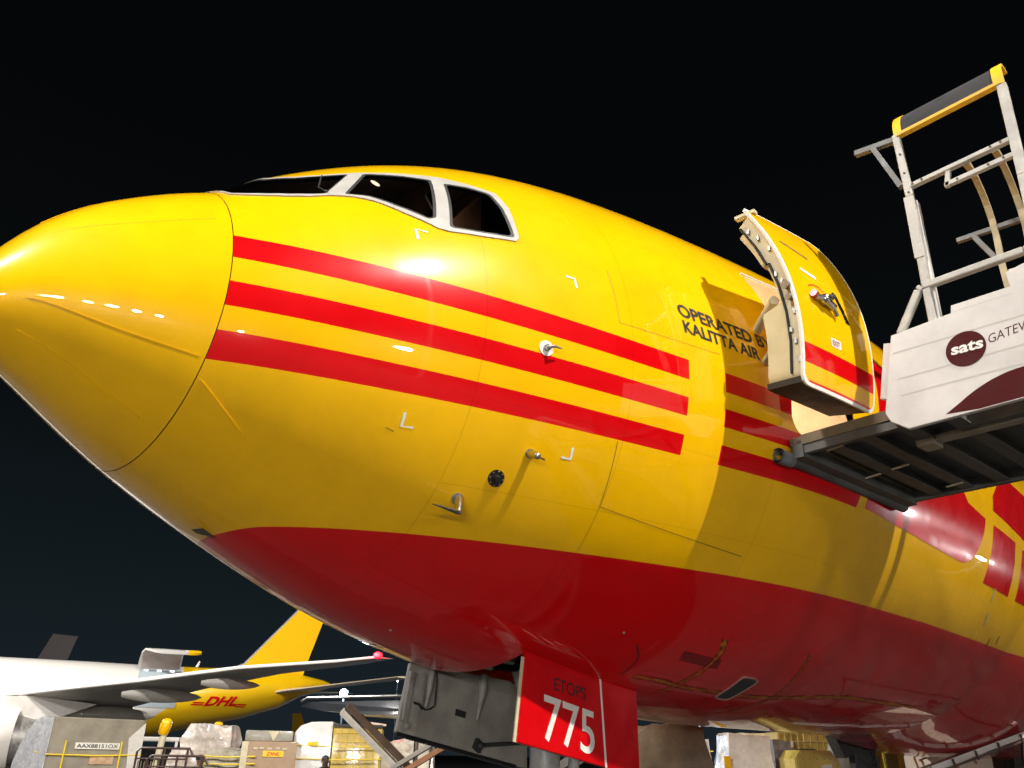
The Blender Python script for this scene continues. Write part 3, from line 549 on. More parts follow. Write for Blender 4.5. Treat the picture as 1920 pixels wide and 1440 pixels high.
# belly fairing in front of the wing
m = MB(); g = []
for i in range(41):
    x = 13.0+i*.40; row = []
    for k in range(61):
        t = -158+136*k/60; fx = max(0, min(1, (x-13.0)/3.6)); fx = fx*fx*(3-2*fx); ft = math.cos(R((t+90)*90/68)); ft = max(0, ft)**.6
        row.append(S(x, t, -.012+.27*fx*ft))
    g.append(row)
m.loft(g, cap=False, close=False); m.build('belly_fairing', LIV, AC, smooth=40)
# ------------------------------------------------------------------ apron
gm = mat('apron_concrete', (.042, .039, .036), .75, noise=(.35, .35), bump=(9, .2, .01)); n = gm.node_tree; b = n.nodes['Principled BSDF']
br = n.nodes.new('ShaderNodeTexBrick'); t = n.nodes.new('ShaderNodeTexCoord'); n.links.new(t.outputs['Object'], br.inputs['Vector'])
br.offset = 0; br.inputs['Scale'].default_value = 1; br.inputs['Brick Width'].default_value = 6; br.inputs['Row Height'].default_value = 6; br.inputs['Mortar Size'].default_value = .03
br.inputs['Color1'].default_value = br.inputs['Color2'].default_value = (1, 1, 1, 1); br.inputs['Mortar'].default_value = (.15, .15, .15, 1)
old = b.inputs['Base Color'].links[0].from_socket; mx = n.nodes.new('ShaderNodeMix'); mx.data_type = 'RGBA'; mx.blend_type = 'MULTIPLY'; mx.inputs[0].default_value = 1
n.links.new(old, mx.inputs[6]); n.links.new(br.outputs[0], mx.inputs[7]); n.links.new(mx.outputs[2], b.inputs['Base Color'])
m = MB(); m.face([(-700, -700, 0), (900, -700, 0), (900, 1100, 0), (-700, 1100, 0)]); tagged(m.build('apron', gm), kind='structure')
# ------------------------------------------------------------------ lift platform truck at the front door
TP = V(7.2, -8, 0)
LP = empty('lift_truck', TP, 0, 'white lift platform truck raised to the open front door of the yellow aircraft', 'lift truck')
m = MB(); m.box((7.11, -3.3, 4.93), (2.18, 1.16, .04)); m.box((7.32, -5.7, 4.93), (1.76, 3.64, .04)); m.box((7.11, -2.66, 4.90), (2.18, .16, .07)); m.box((6.03, -3.3, 4.90), (.05, 1.2, .09)); DK = m.build('deck', BROWN, LP)
pv = V(5.84, -2.60, 0); rt = Matrix.Rotation(R(-6.9), 3, 'Z'); DK.rotation_euler = (0, 0, R(-6.9)); DK.location = pv-rt @ V(5.84, -2.555, 0)-TP
m = MB()
m.tube([(6.03, -2.555, 4.75), (8.22, -2.555, 4.75)], .055, 12); m.box((7.1, -2.66, 4.80), (2.2, .10, .12)); m.build('bumper_beam', UNDER, DK, smooth=40)
m = MB(); g = [(.068, 0), (.068, .20), (.048, .20), (.048, 0)]
m.loft([[(5.83+xx, -2.555+r*math.cos(t), 4.745+r*math.sin(t)) for t in [2*math.pi*k/20 for k in range(20)]] for r, xx in g], cap=False); m.build('bumper_roller', mat('blue_grey_rubber', (.20, .21, .23), .5, noise=(9, .3)), DK, smooth=40)
m = MB()
for y in (-2.95, -3.25, -3.58, -3.92, -4.3, -4.9, -5.6, -6.3):
    xa = 6.05 if y > -3.95 else 6.42; m.box(((xa+8.18)/2, y, 4.86), (8.18-xa, .07, .11)); m.box(((xa+8.18)/2, y, 4.80), (8.18-xa, .12, .014))
m.box((6.05, -3.3, 4.84), (.06, 1.3, .13)); m.box((6.42, -5.4, 4.84), (.06, 2.9, .13)); m.box((8.18, -4.9, 4.84), (.06, 4.5, .13))
m.box((7.1, -3.3, 4.895), (2.1, 1.1, .01)); m.box((7.3, -5.7, 4.895), (1.7, 3.6, .01)); m.build('deck_rib', UNDER, DK)
m = MB(); m.box((6.58, -5.3, 4.80), (.10, 3.6, .05)); m.box((6.58, -3.56, 4.77), (.2, .14, .05)); m.box((7.75, -4.6, 4.78), (.9, .7, .06)); m.box((7.9, -5.2, 4.74), (.16, 2.2, .12)); m.build('slide_rail', mat('pale_steel', (.34, .30, .23), .5, noise=(5, .45)), DK)
for x, y in ((6.12, -2.93), (7.10, -2.78), (7.02, -3.08), (7.92, -3.2)): m = MB(); m.beam((x+.02, y+.07, 4.786), (x-.02, y-.10, 4.786), .022, .012); m.build('lashing_tab', CREAM, DK)
pp = [(-3.731, 5.532), (-3.574, 4.870), (-3.606, 4.788), (-3.728, 4.698), (-4.627, 4.742), (-6.563, 4.777), (-6.563, 5.938), (-4.772, 5.812), (-4.641, 5.780), (-4.647, 5.652), (-4.218, 5.640), (-4.205, 5.575)]
m = MB(); m.prism([(5.765, y, z) for y, z in pp], (.05, 0, 0), .004); PN = m.build('side_panel', WPAINT, LP)
m = MB()
for z in (4.99, 5.135, 5.37): m.beam((5.7665, -3.72, z), (5.7665, -6.5, z+.055), .006, .012)
m.beam((5.767, -4.211, 5.580), (5.767, -4.646, 5.590), .005, .006); m.build('panel_groove', mat('panel_groove', (.50, .48, .44), .5), PN)
m = MB(); m.prism([(5.820, -3.541, 5.028), (5.820, -3.611, 4.999), (5.820, -3.713, 5.493), (5.820, -3.647, 5.507)], (.045, 0, 0), .003); m.build('panel_end', WPAINT, LP)
m = MB(); m.prism([(5.7615, -4.2507+.145*math.cos(t), 5.2383-.012*math.cos(t)+.145*math.sin(t)) for t in [2*math.pi*k/40 for k in range(40)]], (.001, 0, 0)); LG = m.build('round_logo', MAROON, PN)
flat_text('logo_lettering', 'sats', (5.7595, -4.141, 5.210), (5.7595, -4.371, 5.208), (5.7595, -4.155, 5.292), WDECAL, LG, .03, th=.0008)
flat_text('panel_lettering', 'GATEWAY', (5.765, -4.411, 5.229), (5.765, -4.821, 5.285), (5.765, -4.422, 5.304), MAROON, PN, -.004, th=.0008)
sw = dense([(-4.011, 4.746), (-4.114, 4.806), (-4.243, 4.882), (-4.404, 4.947), (-4.590, 4.979), (-4.917, 4.970), (-5.401, 4.873), (-5.788, 4.786)], 5)
m = MB(); m.prism([(5.7635, y, z) for y, z in sw]+[(5.765, -5.401, 4.759), (5.765, -4.627, 4.750), (5.765, -4.240, 4.730)], (.001, 0, 0)); m.build('maroon_swoosh', MAROON, PN)
m = MB(); pts = [(-3.797, 5.532), (-4.003, 5.875), (-4.037, 5.899), (-4.795, 5.931), (-6.369, 6.073)]
for a, q in zip(pts, pts[1:]): m.beam((5.80, *a), (5.80, *q), .06, .065, up=(1, 0, 0), bev=.012)
m.build('guard_rail', OFFW, LP)
def cpost(pa, wd, nm='canopy_post'):
    mm = MB()
    for a, q in zip(pa, pa[1:]): mm.beam(a, q, wd, wd, up=(1, 0, 0), bev=.008)
    return mm
m = cpost([(5.810, -4.046, 4.912), (5.810, -4.066, 5.880), (5.810, -4.097, 6.799), (5.810, -4.095, 7.486)], .062); 
m.box((5.781, -4.080, 6.480), (.02, .075, .62), Matrix.Rotation(R(1.5), 3, 'X')); PS = m.build('canopy_post', OFFW, LP)
m = MB(); m.beam((5.853, -4.100, 5.541), (5.853, -4.129, 6.751), .03, .075, up=(1, 0, 0)); m.build('canopy_post', WPAINT, LP)
cpost([(5.810, -4.879, 5.590), (5.810, -4.932, 6.596), (5.810, -4.971, 7.525)], .075).build('canopy_post', OFFW, LP)
m = MB(); m.beam((5.810, -4.105, 6.901), (5.810, -4.946, 6.974), .04, .055, up=(1, 0, 0), bev=.006); m.build('canopy_crossbar', OFFW, LP)
m = MB(); m.beam((5.810, -4.380, 6.778), (5.810, -4.937, 6.821), .045, .045, up=(1, 0, 0), bev=.006); m.beam((5.810, -4.429, 6.906), (5.810, -4.393, 6.756), .04, .045, up=(1, 0, 0), bev=.006); m.build('canopy_crossbar', OFFW, LP)
m = MB(); m.beam((5.810, -3.724, 7.481), (5.810, -4.085, 7.445), .05, .055, up=(1, 0, 0)); m.beam((5.810, -3.887, 7.448), (5.810, -4.046, 6.935), .045, .06, up=(1, 0, 0)); m.build('canopy_bracket', BRKT, LP)
RBOLT = mat('rusty_bolt', (.12, .075, .045), .7, noise=(20, .5))
for q, r_ in [((5.781, -4.100, 6.654), .026), ((5.781, -4.078, 6.209), .026)]+[(q, .009) for q in [(5.776, -4.10, z) for z in (6.83, 7.04, 7.25)]+[(5.781, -4.143-k*.078, 6.905+k*.007) for k in (0, 1)]+[(5.781, -4.772, 6.961), (5.781, -4.850, 6.967), (5.781, -4.937, 6.751), (5.781, -4.932, 6.848), (5.781, -4.946, 6.906), (5.784, -4.482, 6.785), (5.784, -4.724, 6.804), (5.784, -4.840, 6.814)]]: m = MB(); m.disc(q, (-1, 0, 0), r_, .008, 10); m.build('bolt', RBOLT, LP)
def arch(y, z0, t, a=1.14, b=.58, x0=6.95): return V(x0-a*math.cos(t), y, z0+b*math.sin(t))
def archband(y0, y1, t0, t1, o0, o1, n_=20):
    mm = MB(); zz = lambda y: 7.491+.09*(-4.105-y)
    rows = []
    for i in range(n_+1):
        t = t0+(t1-t0)*i/n_
        rows.append([arch(y0, zz(y0), t, 1.14+o1, .58+o1), arch(y1, zz(y1), t, 1.14+o1, .58+o1), arch(y1, zz(y1), t, 1.14+o0, .58+o0), arch(y0, zz(y0), t, 1.14+o0, .58+o0)])
    mm.loft(rows); return mm
CN = archband(-4.114, -4.966, 0, 1.0, -.006, .006).build('canopy_cover', TARP, LP, smooth=50)
for y0, y1 in ((-4.08, -4.148), (-4.917, -5.0)): archband(y0, y1, -.04, 1.0, -.012, .014).build('canopy_edge', YTRIM, CN, smooth=40)
m = MB(); m.beam((5.793, -4.105, 7.462), (5.793, -4.975, 7.540), .03, .062, up=(1, 0, 0)); m.build('canopy_edge', YTRIM, CN)
for y, x_ in ((-4.366, 8.12), (-4.646, 8.12)):
    m = MB(); rows = [V(x_, y+.03, 4.95), V(x_, y+.02, 7.14), V(x_, y, 7.50), V(x_-.015, y, 7.70), V(x_-.08, y, 7.86), V(x_-.2, y, 7.97), V(x_-.38, y, 8.04), V(x_-.60, y, 8.05), V(x_-.82, y, 8.0)]
    for a, q in zip(rows, rows[1:]): m.beam(a, q, .06, .06, up=(0, 1, 0))
    m.build('canopy_hoop', mat('tan_hoop_paint', (.40, .33, .19), .5, noise=(6, .35)), LP)
m = MB(); m.beam((8.123, -3.988, 7.598), (8.123, -4.917, 7.593), .05, .055, up=(1, 0, 0)); m.beam((8.123, -4.161, 7.573), (8.123, -4.337, 7.157), .05, .06, up=(1, 0, 0)); m.build('canopy_bracket', BRKT, LP)
m = MB(); m.box((8.007, -5.498, 5.396), (.04, 2.2, 1.1)); m.build('side_panel', WPAINT, LP)
m = MB(); m.box((8.065, -4.646, 6.838), (.04, .5, .36)); m.build('canopy_board', WPAINT, LP)
m = MB()
for x in (6.3, 8.0): m.beam((x, -6, 4.72), (x, -10.6, 1.5), .14, .22); m.beam((x, -10.6, 4.72), (x, -6, 1.5), .14, .22)
m.tube([(6.2, -8.3, 3.1), (8.1, -8.3, 3.1)], .08, 12); m.box((7.15, -8.6, 4.78), (2.2, 6.4, .16)); m.build('scissor_lift', UNDER, LP)
m = MB(); m.box((7.15, -9.2, 1.2), (2.2, 7.4, .4), bev=.03); m.build('chassis', UNDER, LP)
m = MB(); m.prism([(6.1, -13.0, .6), (6.1, -14.6, .6), (6.1, -14.7, 1.5), (6.1, -14.3, 2.6), (6.1, -13.0, 2.6)], (2.1, 0, 0), .04); m.build('cab', WPAINT, LP)
for x in (6.2, 8.1):
    for y in (-6.6, -12.2): m = MB(); m.disc((x-.15, y, .5), (1, 0, 0), .5, .3, 28); m.build('wheel', RUB, LP, smooth=40)
# ------------------------------------------------------------------ white and yellow jumbo in the background
BO = V(-10.929, 76.749, 0)
BA = empty('cargo_jumbo', BO, R(-25), 'white cargo jumbo with yellow tail and raised side door behind the pallets', 'aircraft')
bs = [(0, 4.6, 4.2, .1), (1, 6.2, 3.2, 1.3), (3, 7.9, 2.5, 2.4), (6, 9.3, 2.1, 3.0), (10, 9.8, 1.95, 3.2), (16, 9.6, 1.95, 3.25), (20, 8.6, 1.95, 3.25), (24, 8.0, 1.95, 3.25), (30, 7.98, 1.95, 3.25), (36, 7.98, 1.95, 3.25), (40, 7.98, 2.1, 3.25), (43, 7.95, 2.6, 3.2), (45.5, 7.95, 3.2, 3.1), (48, 7.98, 3.8, 2.9), (51, 8.05, 4.45, 2.45), (53.7, 8.0, 5.3, 1.85), (55.4, 7.8, 6.2, 1.3), (57.0, 7.5, 6.75, .6), (57.6, 7.3, 6.95, .2)]
def bprof(x):
    for p0, p1 in zip(bs, bs[1:]):
        if x <= p1[0]:
            t = (x-p0[0])/(p1[0]-p0[0]); return [p0[k]*(1-t)+p1[k]*t for k in (1, 2, 3)]
    return bs[-1][1:]
def bside(x, z, o=.02):
    zt, zb, wd = bprof(x); c_ = (zt+zb)/2; h = (zt-zb)/2; return V(x, -wd*math.sqrt(max(.0, 1-((z-c_)/h)**2))-o, z)
BL_ = mat('white_yellow_livery', (.66, .64, .60), .3, coat=.3); n = BL_.node_tree; b = n.nodes['Principled BSDF']; t = n.nodes.new('ShaderNodeTexCoord'); s = n.nodes.new('ShaderNodeSeparateXYZ'); n.links.new(t.outputs['Object'], s.inputs[0])
bd = vmath(n, 'ADD', vmath(n, 'MULTIPLY', vmath(n, 'MINIMUM', vmath(n, 'MAXIMUM', vmath(n, 'SUBTRACT', s.outputs[2], 3.9), 0.0), 1.5), 1.4), 44.2)
yl = vmath(n, 'GREATER_THAN', s.outputs[0], bd); mx = n.nodes.new('ShaderNodeMix'); mx.data_type = 'RGBA'; n.links.new(yl, mx.inputs[0]); mx.inputs[6].default_value = (.66, .64, .60, 1); mx.inputs[7].default_value = (.86, .52, .004, 1); n.links.new(mx.outputs[2], b.inputs['Base Color'])
def part(mm, nm, m_, par=None, **k): return mm.build(nm, m_, par or BA, world=False, **k)
m = MB()
import bisect as _b
xx = sorted({p[0] for p in bs}|{k*1.0 for k in range(24, 57)})
m.loft([[(x, -bprof(x)[2]*math.cos(t), (bprof(x)[0]+bprof(x)[1])/2+(bprof(x)[0]-bprof(x)[1])/2*math.sin(t)) for t in [2*math.pi*k/56 for k in range(56)]] for x in xx]); BF = part(m, 'fuselage', BL_, smooth=40)
m = MB(); A = [(49.2, 8.0), (50.3, 8.12), (50.75, 8.38), (54.25, 12.58), (56.6, 15.4), (57.9, 15.4), (56.43, 11.88), (55.45, 8.4), (55.3, 7.6)]
m.loft([[(x, -.22, z) for x, z in A], [(x, .22, z) for x, z in A]]); part(m, 'tail_fin', mat('fin_yellow', (.86, .48, .004), .6, spec=.1, noise=(.3, .06)))
m = MB(); m.tube([(50.2, 0, 8.12), (50.75, 0, 8.40), (54.25, 0, 12.60), (56.6, 0, 15.42)], .13, 8); part(m, 'fin_edge', STEEL, smooth=40)
def slab(le, te, th=.05, tp=1.0):                     # lens-shaped wing between two edge lines
    mm = MB(); rows = []
    for a, q in zip(le, te):
        a, q = Vector(a), Vector(q); d = q-a; c_ = d.length; up = V(0, 0, 1); rows.append([a, a+d*.05+up*c_*th*.6*tp, a+d*.3+up*c_*th*tp, a+d*.7+up*c_*th*.6*tp, q, a+d*.7-up*c_*th*.35, a+d*.3-up*c_*th*.7, a+d*.05-up*c_*th*.5])
    mm.loft(rows); return mm
WM = mat('wing_grey', (.30, .285, .255), .4, coat=.1, noise=(.7, .2))
for s_ in (1, -1):
    le = [(29.5, -3.0*s_, 4.3), (36.3, -12.97*s_, 4.88), (43.68, -21.1*s_, 5.5), (47.94, -26.87*s_, 5.89), (51.6, -32.1*s_, 5.95), (52.8, -34.5*s_, 5.98)]
    te = [(43.5, -3.0*s_, 3.8), (43.4, -12.97*s_, 4.5), (46.9, -21.1*s_, 5.22), (49.9, -26.87*s_, 5.70), (52.7, -32.1*s_, 5.88), (53.5, -34.5*s_, 5.95)]
    W_ = part(slab(le, te, .05, .12), 'wing', WM, smooth=35)
    m = MB(); m.tube([Vector(p)+V(-.03, 0, 0) for p in le], [.16, .15, .12, .09, .07, .05], 8); part(m, 'leading_edge', mat('lit_edge_white', (.85, .83, .80), .35), W_, smooth=40)  # lit brightness of the wing edge is put into this near-white colour
    for q0, l, r in (((45.0, -20.4*s_, 4.90), 4.0, .34), ((47.9, -25.4*s_, 5.32), 2.8, .25), ((42.5, -13.6*s_, 4.1), 5.0, .45)):
        m = MB(); rows = []
        for k in range(13):
            u = k/12; rr = r*math.sin(math.pi*min(1, .06+u*.94))**.6+.01; rows.append([(q0[0]-l*.55+l*u, q0[1]+rr*.55*math.cos(t), q0[2]-.1+rr*math.sin(t)) for t in [2*math.pi*j/14 for j in range(14)]])
        m.loft(rows); part(m, 'flap_fairing', WM, W_, smooth=40)
    yb = -14.5*s_
    m = MB(); m.loft([[(x-.35, yb+r*math.cos(t), 2.5+r*math.sin(t)) for t in [2*math.pi*k/40 for k in range(40)]] for x, r in ((33.0, 1.35), (32.6, 1.6), (33.0, 1.8), (34.6, 2.0), (36.6, 1.98), (37.7, 1.72), (38.1, 1.55), (37.6, 1.5), (35, 1.4))], cap=False); NC = part(m, 'engine_cowl', mat('cowl_white', (.76, .73, .68), .3, coat=.3), smooth=40)
    m = MB(); m.loft([[(x-.35, yb+r*math.cos(t), 2.5+r*math.sin(t)) for t in [2*math.pi*k/32 for k in range(32)]] for x, r in ((36.5, 1.45), (38.2, 1.30), (39.2, 1.05), (39.9, .75), (40.6, .2))]); part(m, 'engine_core', STEEL, NC, smooth=40)
    m = MB(); m.prism([(32.8, yb-.2, 4.3), (36.2, yb-.2, 4.72), (38.2, yb-.2, 4.84), (41.5, yb-.2, 4.5), (39.4, yb-.2, 3.6), (36.0, yb-.2, 3.5)], (0, .4, 0), .03); part(m, 'pylon', WPAINT)
    part(slab([(52.6, -1.6*s_, 6.25), (53.6, -2.4*s_, 6.42), (60.43, -10.0*s_, 7.25)], [(56.6, -1.4*s_, 6.85), (56.9, -2.4*s_, 6.75), (61.9, -10.0*s_, 7.22)], .05), 'tail_plane', mat('tail_plane_paint', (.62, .52, .38), .35), smooth=35)
# raised cargo door and its opening
m = MB(); sec = [(-2.25, 7.72), (-2.75, 8.25), (-3.2, 8.62), (-3.75, 8.80), (-4.3, 8.78), (-4.7, 8.55)]
sec2 = [(y+.06, z-.14) for y, z in sec]
def at(f, q): f = max(0, min(.999, f))*(len(q)-1); i = int(f); return (q[i][0]+(q[i+1][0]-q[i][0])*(f-i), q[i][1]+(q[i+1][1]-q[i][1])*(f-i))
rows = [(43.1, 0, .12), (43.2, 0, .4), (43.4, 0, .65), (43.7, 0, .85), (44.1, 0, .95), (44.5, 0, 1), (46.0, 0, 1), (46.05, .7, 1), (46.6, .72, 1), (47.0, .76, .97), (47.2, .84, .92)]
m.loft([[(x, *at(a+(b_-a)*k/8, sec)) for k in range(9)]+[(x, *at(a+(b_-a)*k/8, sec2)) for k in range(8, -1, -1)] for x, a, b_ in rows]); DR = part(m, 'cargo_door', BL_, smooth=35)
m = MB(); m.loft([[(x, at(a+(b_-a)*k/8, sec2)[0], at(a+(b_-a)*k/8, sec2)[1]-.02) for k in range(9)] for x, a, b_ in [(43.3, 0, .45), (43.5, 0, .62), (43.8, 0, .8), (44.3, 0, .9), (45.9, 0, .9)]], cap=False, close=False); part(m, 'door_lining', mat('door_lining_pink', (.50, .40, .36), .5, noise=(1, .2)), DR)
m = MB(); b2 = fill2d([roundpoly([(43.25, 4.9), (46.1, 4.9), (46.1, 7.70), (43.25, 7.70)], .2)], .35); OP = shell(b2, lambda u, v: bside(u, v, .03)); CO = part(OP, 'cargo_opening', mat('hold_lining', (.36, .42, .46), .5, noise=(1, .1)), smooth=30)
m = MB()
for x in (43.7, 44.6, 45.5): m.box(bside(x, 7.45, .06), (.28, .06, .1))
part(m, 'hold_lamp', mat('hold_lamp_glow', (1, 1, 1), .5, emit=((1, .98, .95), 2.2)), CO)
m = MB(); m.tube([(47.2, -1.0, 7.9), (47.35, -1.0, 8.35)], [.12, .05], 8); part(m, 'aerial', WPAINT)
lx = lambda u, v: (48.0+2.3*u+.42*v, 5.12+.10*u+.68*v)
shell(text2d('DHL', .045, .25), lambda u, v: bside(*lx(u, v), .03)).build('tail_logo', RPAINT, BA, world=False, normals=False)
for a, e_ in ((47.1, 47.95), (50.25, 51.0)):
    for k in range(2): 
        b2 = fill2d([[(a+.12*k, 5.16+.14*k), (e_+.05*k, 5.16+.14*k), (e_+.05*k+.06, 5.25+.14*k), (a+.12*k+.06, 5.25+.14*k)]], .4); shell(b2, lambda u, v: bside(u, v, .03)).build('tail_logo', RPAINT, BA, world=False, normals=False)
navm = mat('red_navigation_light', (1, .1, .1), .5, emit=((1, .0, .008), 5))
m = MB(); m.sphere((52.8, -34.5, 6.05), (.20, .10, .14)); part(m, 'navigation_light', navm, smooth=60)
bl = bpy.data.lights.new('navigation_glow', 'POINT'); bl.energy = 150; bl.color = (1, .03, .05); bl.shadow_soft_size = .12; bo = bpy.data.objects.new('navigation_glow', bl); COL.objects.link(bo); bo.parent = BA; bo.location = (52.6, -34.75, 6.1)
for x, y in ((4.5, 0), (26, -4.5), (26, 4.5), (30, -5), (30, 5)):
    m = MB(); m.tube([(x, y, 2.6), (x, y, .6)], .18, 10)
    for d_ in (-.5, .5): m.disc((x, y+d_-.2, .6), (0, 1, 0), .6, .4, 20)
    part(m, 'landing_gear', RUB, smooth=40)
# ------------------------------------------------------------------ other aircraft, far off
def far_plane(label, loc, rz, sc_, mf, mt, fin, name='distant_aircraft'):
    o = empty(name, loc, rz, label, 'aircraft', 'aircraft parked far off'); q = lambda *a: tuple(v*sc_ for v in a)
    m = MB(); m.loft([[q(x, -r*math.cos(t), z+r*math.sin(t)) for t in [2*math.pi*k/28 for k in range(28)]] for x, r, z in ((0, .05, 2.4), (.8, .9, 2.5), (2.5, 1.6, 2.8), (5, 1.95, 3), (24, 1.95, 3), (30, 1.2, 3.6), (34, .25, 4.2))]); m.build('fuselage', mf, o, smooth=40, world=False)
    m = MB(); m.prism([q(x, -.15, z) for x, z in fin], q(0, .3, 0)); m.build('tail_fin', mt, o, world=False)
    for s_ in (1, -1):
        m = slab([q(12, 1.5*s_, 2), q(19, 16*s_, 3)], [q(18, 1.5*s_, 2), q(20.5, 16*s_, 3)]); m.build('wing', WM, o, world=False)
        m = slab([q(30, .6*s_, 3.9), q(33, 6*s_, 4.2)], [q(33, .6*s_, 3.9), q(34.5, 6*s_, 4.2)]); m.build('tail_plane', mt, o, world=False)
    m = MB()
    for x, y in ((4, 0), (17, -2.5), (17, 2.5)): m.tube([q(x, y, 2), q(x, y, .6)], .2*sc_, 8); m.disc(q(x, y-.3, .6), (0, 1, 0), .6*sc_, .6*sc_, 16)
    m.build('landing_gear', RUB, o, world=False); return o
far_plane('dark grey tail fin sticking up behind the white fuselage of the jumbo', (19.5, 172.5, 0), R(-32), 1.25, mat('far_dark_grey', (.10, .085, .08), .5), mat('far_dark_grey_fin', (.13, .105, .10), .5, noise=(.5, .3)), [(28.5, 4.3), (32.6, 15.9), (35.8, 15.7), (33.4, 4.3)])  # plain dark grey skin, fin slightly paler
far_plane('small yellow aircraft far off, seen under the jumbo tail', (192+14, 264-22, 0), R(180-47.5), 1.0, YPAINT, YPAINT, [(25.5, 4.6), (33.5, 4.6), (34.6, 14.6), (31.6, 14.8), (27.8, 6.4)])
# ------------------------------------------------------------------ cargo on the apron behind
WRAP = mat('cloudy_plastic_wrap', (.66, .64, .60), .22, coat=.6, noise=(2.5, .2), bump=(7, .8, .03))
WRAPD = mat('grey_wrapped_load', (.30, .27, .215), .35, coat=.35, noise=(1.6, .3), bump=(4.5, .6, .03))
CARD = mat('brown_cardboard', (.36, .24, .15), .55, coat=.35, noise=(3, .2), bump=(6, .4, .02))
CARDY = mat('yellow_netted_load', (.50, .36, .08), .5, coat=.2, noise=(3, .35), bump=(9, .5, .02))
YSTR = mat('yellow_strap', (.80, .58, .03), .5, noise=(20, .2))
LABEL = mat('label_yellow', (.85, .55, .03), .5); LRED = mat('label_red', (.65, .05, .02), .5)
from mathutils import noise as mn
def lump(d, amp, seed, f=1.6, n_=14):
    mm = MB(); bmesh.ops.create_cube(mm.bm, size=1); bmesh.ops.subdivide_edges(mm.bm, edges=mm.bm.edges[:], cuts=n_, use_grid_fill=True)
    for v in mm.bm.verts:
        c_ = v.co.copy(); r_ = c_.length; p_ = Vector((c_.x*d[0], c_.y*d[1], (c_.z+.5)*d[2]))
        o_ = mn.noise_vector(p_*f+V(seed*7.3, seed*3.1, seed))*amp; o_ += mn.noise_vector(p_*f*3+V(seed, 9, 4))*amp*.35
        if c_.z > .1: k = (c_.z-.1)/.4; p_.x *= 1-.16*k; p_.y *= 1-.16*k
        v.co = p_+(o_ if c_.z > -.49 else V(0, 0, 0))
    return mm
AZ = R(-47.5)
def load(name, x, y, rot, label, cat, group=None): return empty(name, (x, y, 0), AZ+R(rot), label, cat, group)
def base(o, wd, dp): 
    m = MB(); m.box((0, dp/2, .42), (wd*1.02, dp*1.02, .10)); 
    for sx_ in (-.38, .38):
        for sy_ in (.15, .85): m.disc((wd*sx_-.06, dp*sy_, .18), (1, 0, 0), .18, .12, 14); m.box((wd*sx_, dp*sy_, .30), (.06, .3, .2))
    m.build('dolly', DGREY, o, world=False)
def straps(o, wd, h0, hs, vs_, m_=YSTR, r=.022, y=-.02):
    m = MB()
    for h in hs: m.tube([(-wd/2-.02, .9, h+.05), (-wd/2-.02, y, h), (0, y-.01, h-.02), (wd/2+.02, y, h+.01), (wd/2+.02, .9, h)], r, 6)
    for v_ in vs_: m.tube([(v_, y-.012, h0), (v_*1.02, y-.012, .5)], r, 6)
    m.build('strap', m_, o, world=False, smooth=40)
G1 = 'wrapped loads on dollies behind the nose gear'
# big contoured pallet
o = load('cargo_pallet', 9.14, 18.0, 45, 'big grey wrapped pallet with a sloping end, white number plate and yellow straps', 'pallet', G1); base(o, 2.3, 2.5)
pr = [(0, .48), (0, 2.93), (.05, 2.965), (.75, 2.97), (1.2, 2.92), (1.6, 2.76), (1.95, 2.50), (2.25, 2.2), (2.45, 1.85), (2.5, .48)]
m = MB(); m.prism([(-1.15, y, z) for y, z in pr], (2.3, 0, 0), .03); m.build('load', WRAPD, o, world=False, smooth=25)
m = MB(); m.prism([(-1.165, y, z) for y, z in [(.02, .5), (.02, 2.94), (.75, 2.98), (1.2, 2.93), (1.6, 2.77), (1.95, 2.51), (2.25, 2.2), (2.45, 1.85), (2.48, .5)]], (-.02, 0, 0)); m.build('side_wrap', mat('pale_plastic_side', (.56, .56, .58), .25, coat=.4, noise=(2, .2), bump=(6, .7, .03)), o, world=False)
straps(o, 2.3, 2.42, (2.09,), (-.78, .62))
m = MB(); m.box((.02, -.02, 2.30), (1.12, .012, .15)); lb = m.build('number_plate', WDECAL, o, world=False)
flat_text('plate_number', 'AAX88151OX', (-.50, -.03, 2.255), (.54, -.03, 2.255), (-.50, -.03, 2.345), BDECAL, lb, .01, world=False)
m = MB(); m.box((.18, -.018, 1.98), (.6, .01, .22)); m.build('waybill', mat('faded_label', (.55, .36, .22), .5, noise=(8, .4)), o, world=False)
m = MB(); m.prism([(.78, -.03, 2.5), (1.17, -.03, 2.9), (1.17, -.03, .6), (.9, -.03, 1.4)], (0, .012, 0)); m.build('loose_wrap', WRAP, o, world=False)
# lumpy pallet
o = load('cargo_pallet', 11.35, 16.71, 4, 'tall lumpy pallet of mixed parcels under cloudy plastic wrap', 'pallet', G1); base(o, 1.9, 1.9)
m = lump((1.85, 1.8, 1.75), .16, 2); 
for v in m.bm.verts: v.co.z += .48; v.co.y += .95
m.build('load', mat('parcel_wrap', (.58, .48, .41), .3, coat=.5, noise=(1.4, .55), bump=(5, .9, .05)), o, world=False, smooth=50)
m = lump((1.3, 1.2, .75), .12, 5)
for v in m.bm.verts: v.co.z += 2.12; v.co.y += .85; v.co.x += .05
m.build('load_top', mat('parcel_wrap_pale', (.66, .58, .52), .3, coat=.5, noise=(1.8, .5), bump=(5, .9, .05)), o, world=False, smooth=50)
m = MB(); m.sphere((.15, .9, 2.93), (.12, .1, .06)); m.build('yellow_knob', YPAINT, o, world=False, smooth=60)
o = load('cargo_pallet', 11.35, 15.3, -3, 'low grey pallet bound with a yellow net behind the worker at the rails', 'pallet', G1); base(o, 1.4, 1.2)
m = lump((1.5, 1.2, 1.82), .07, 8)
for v in m.bm.verts: v.co.z += .47; v.co.y += .6
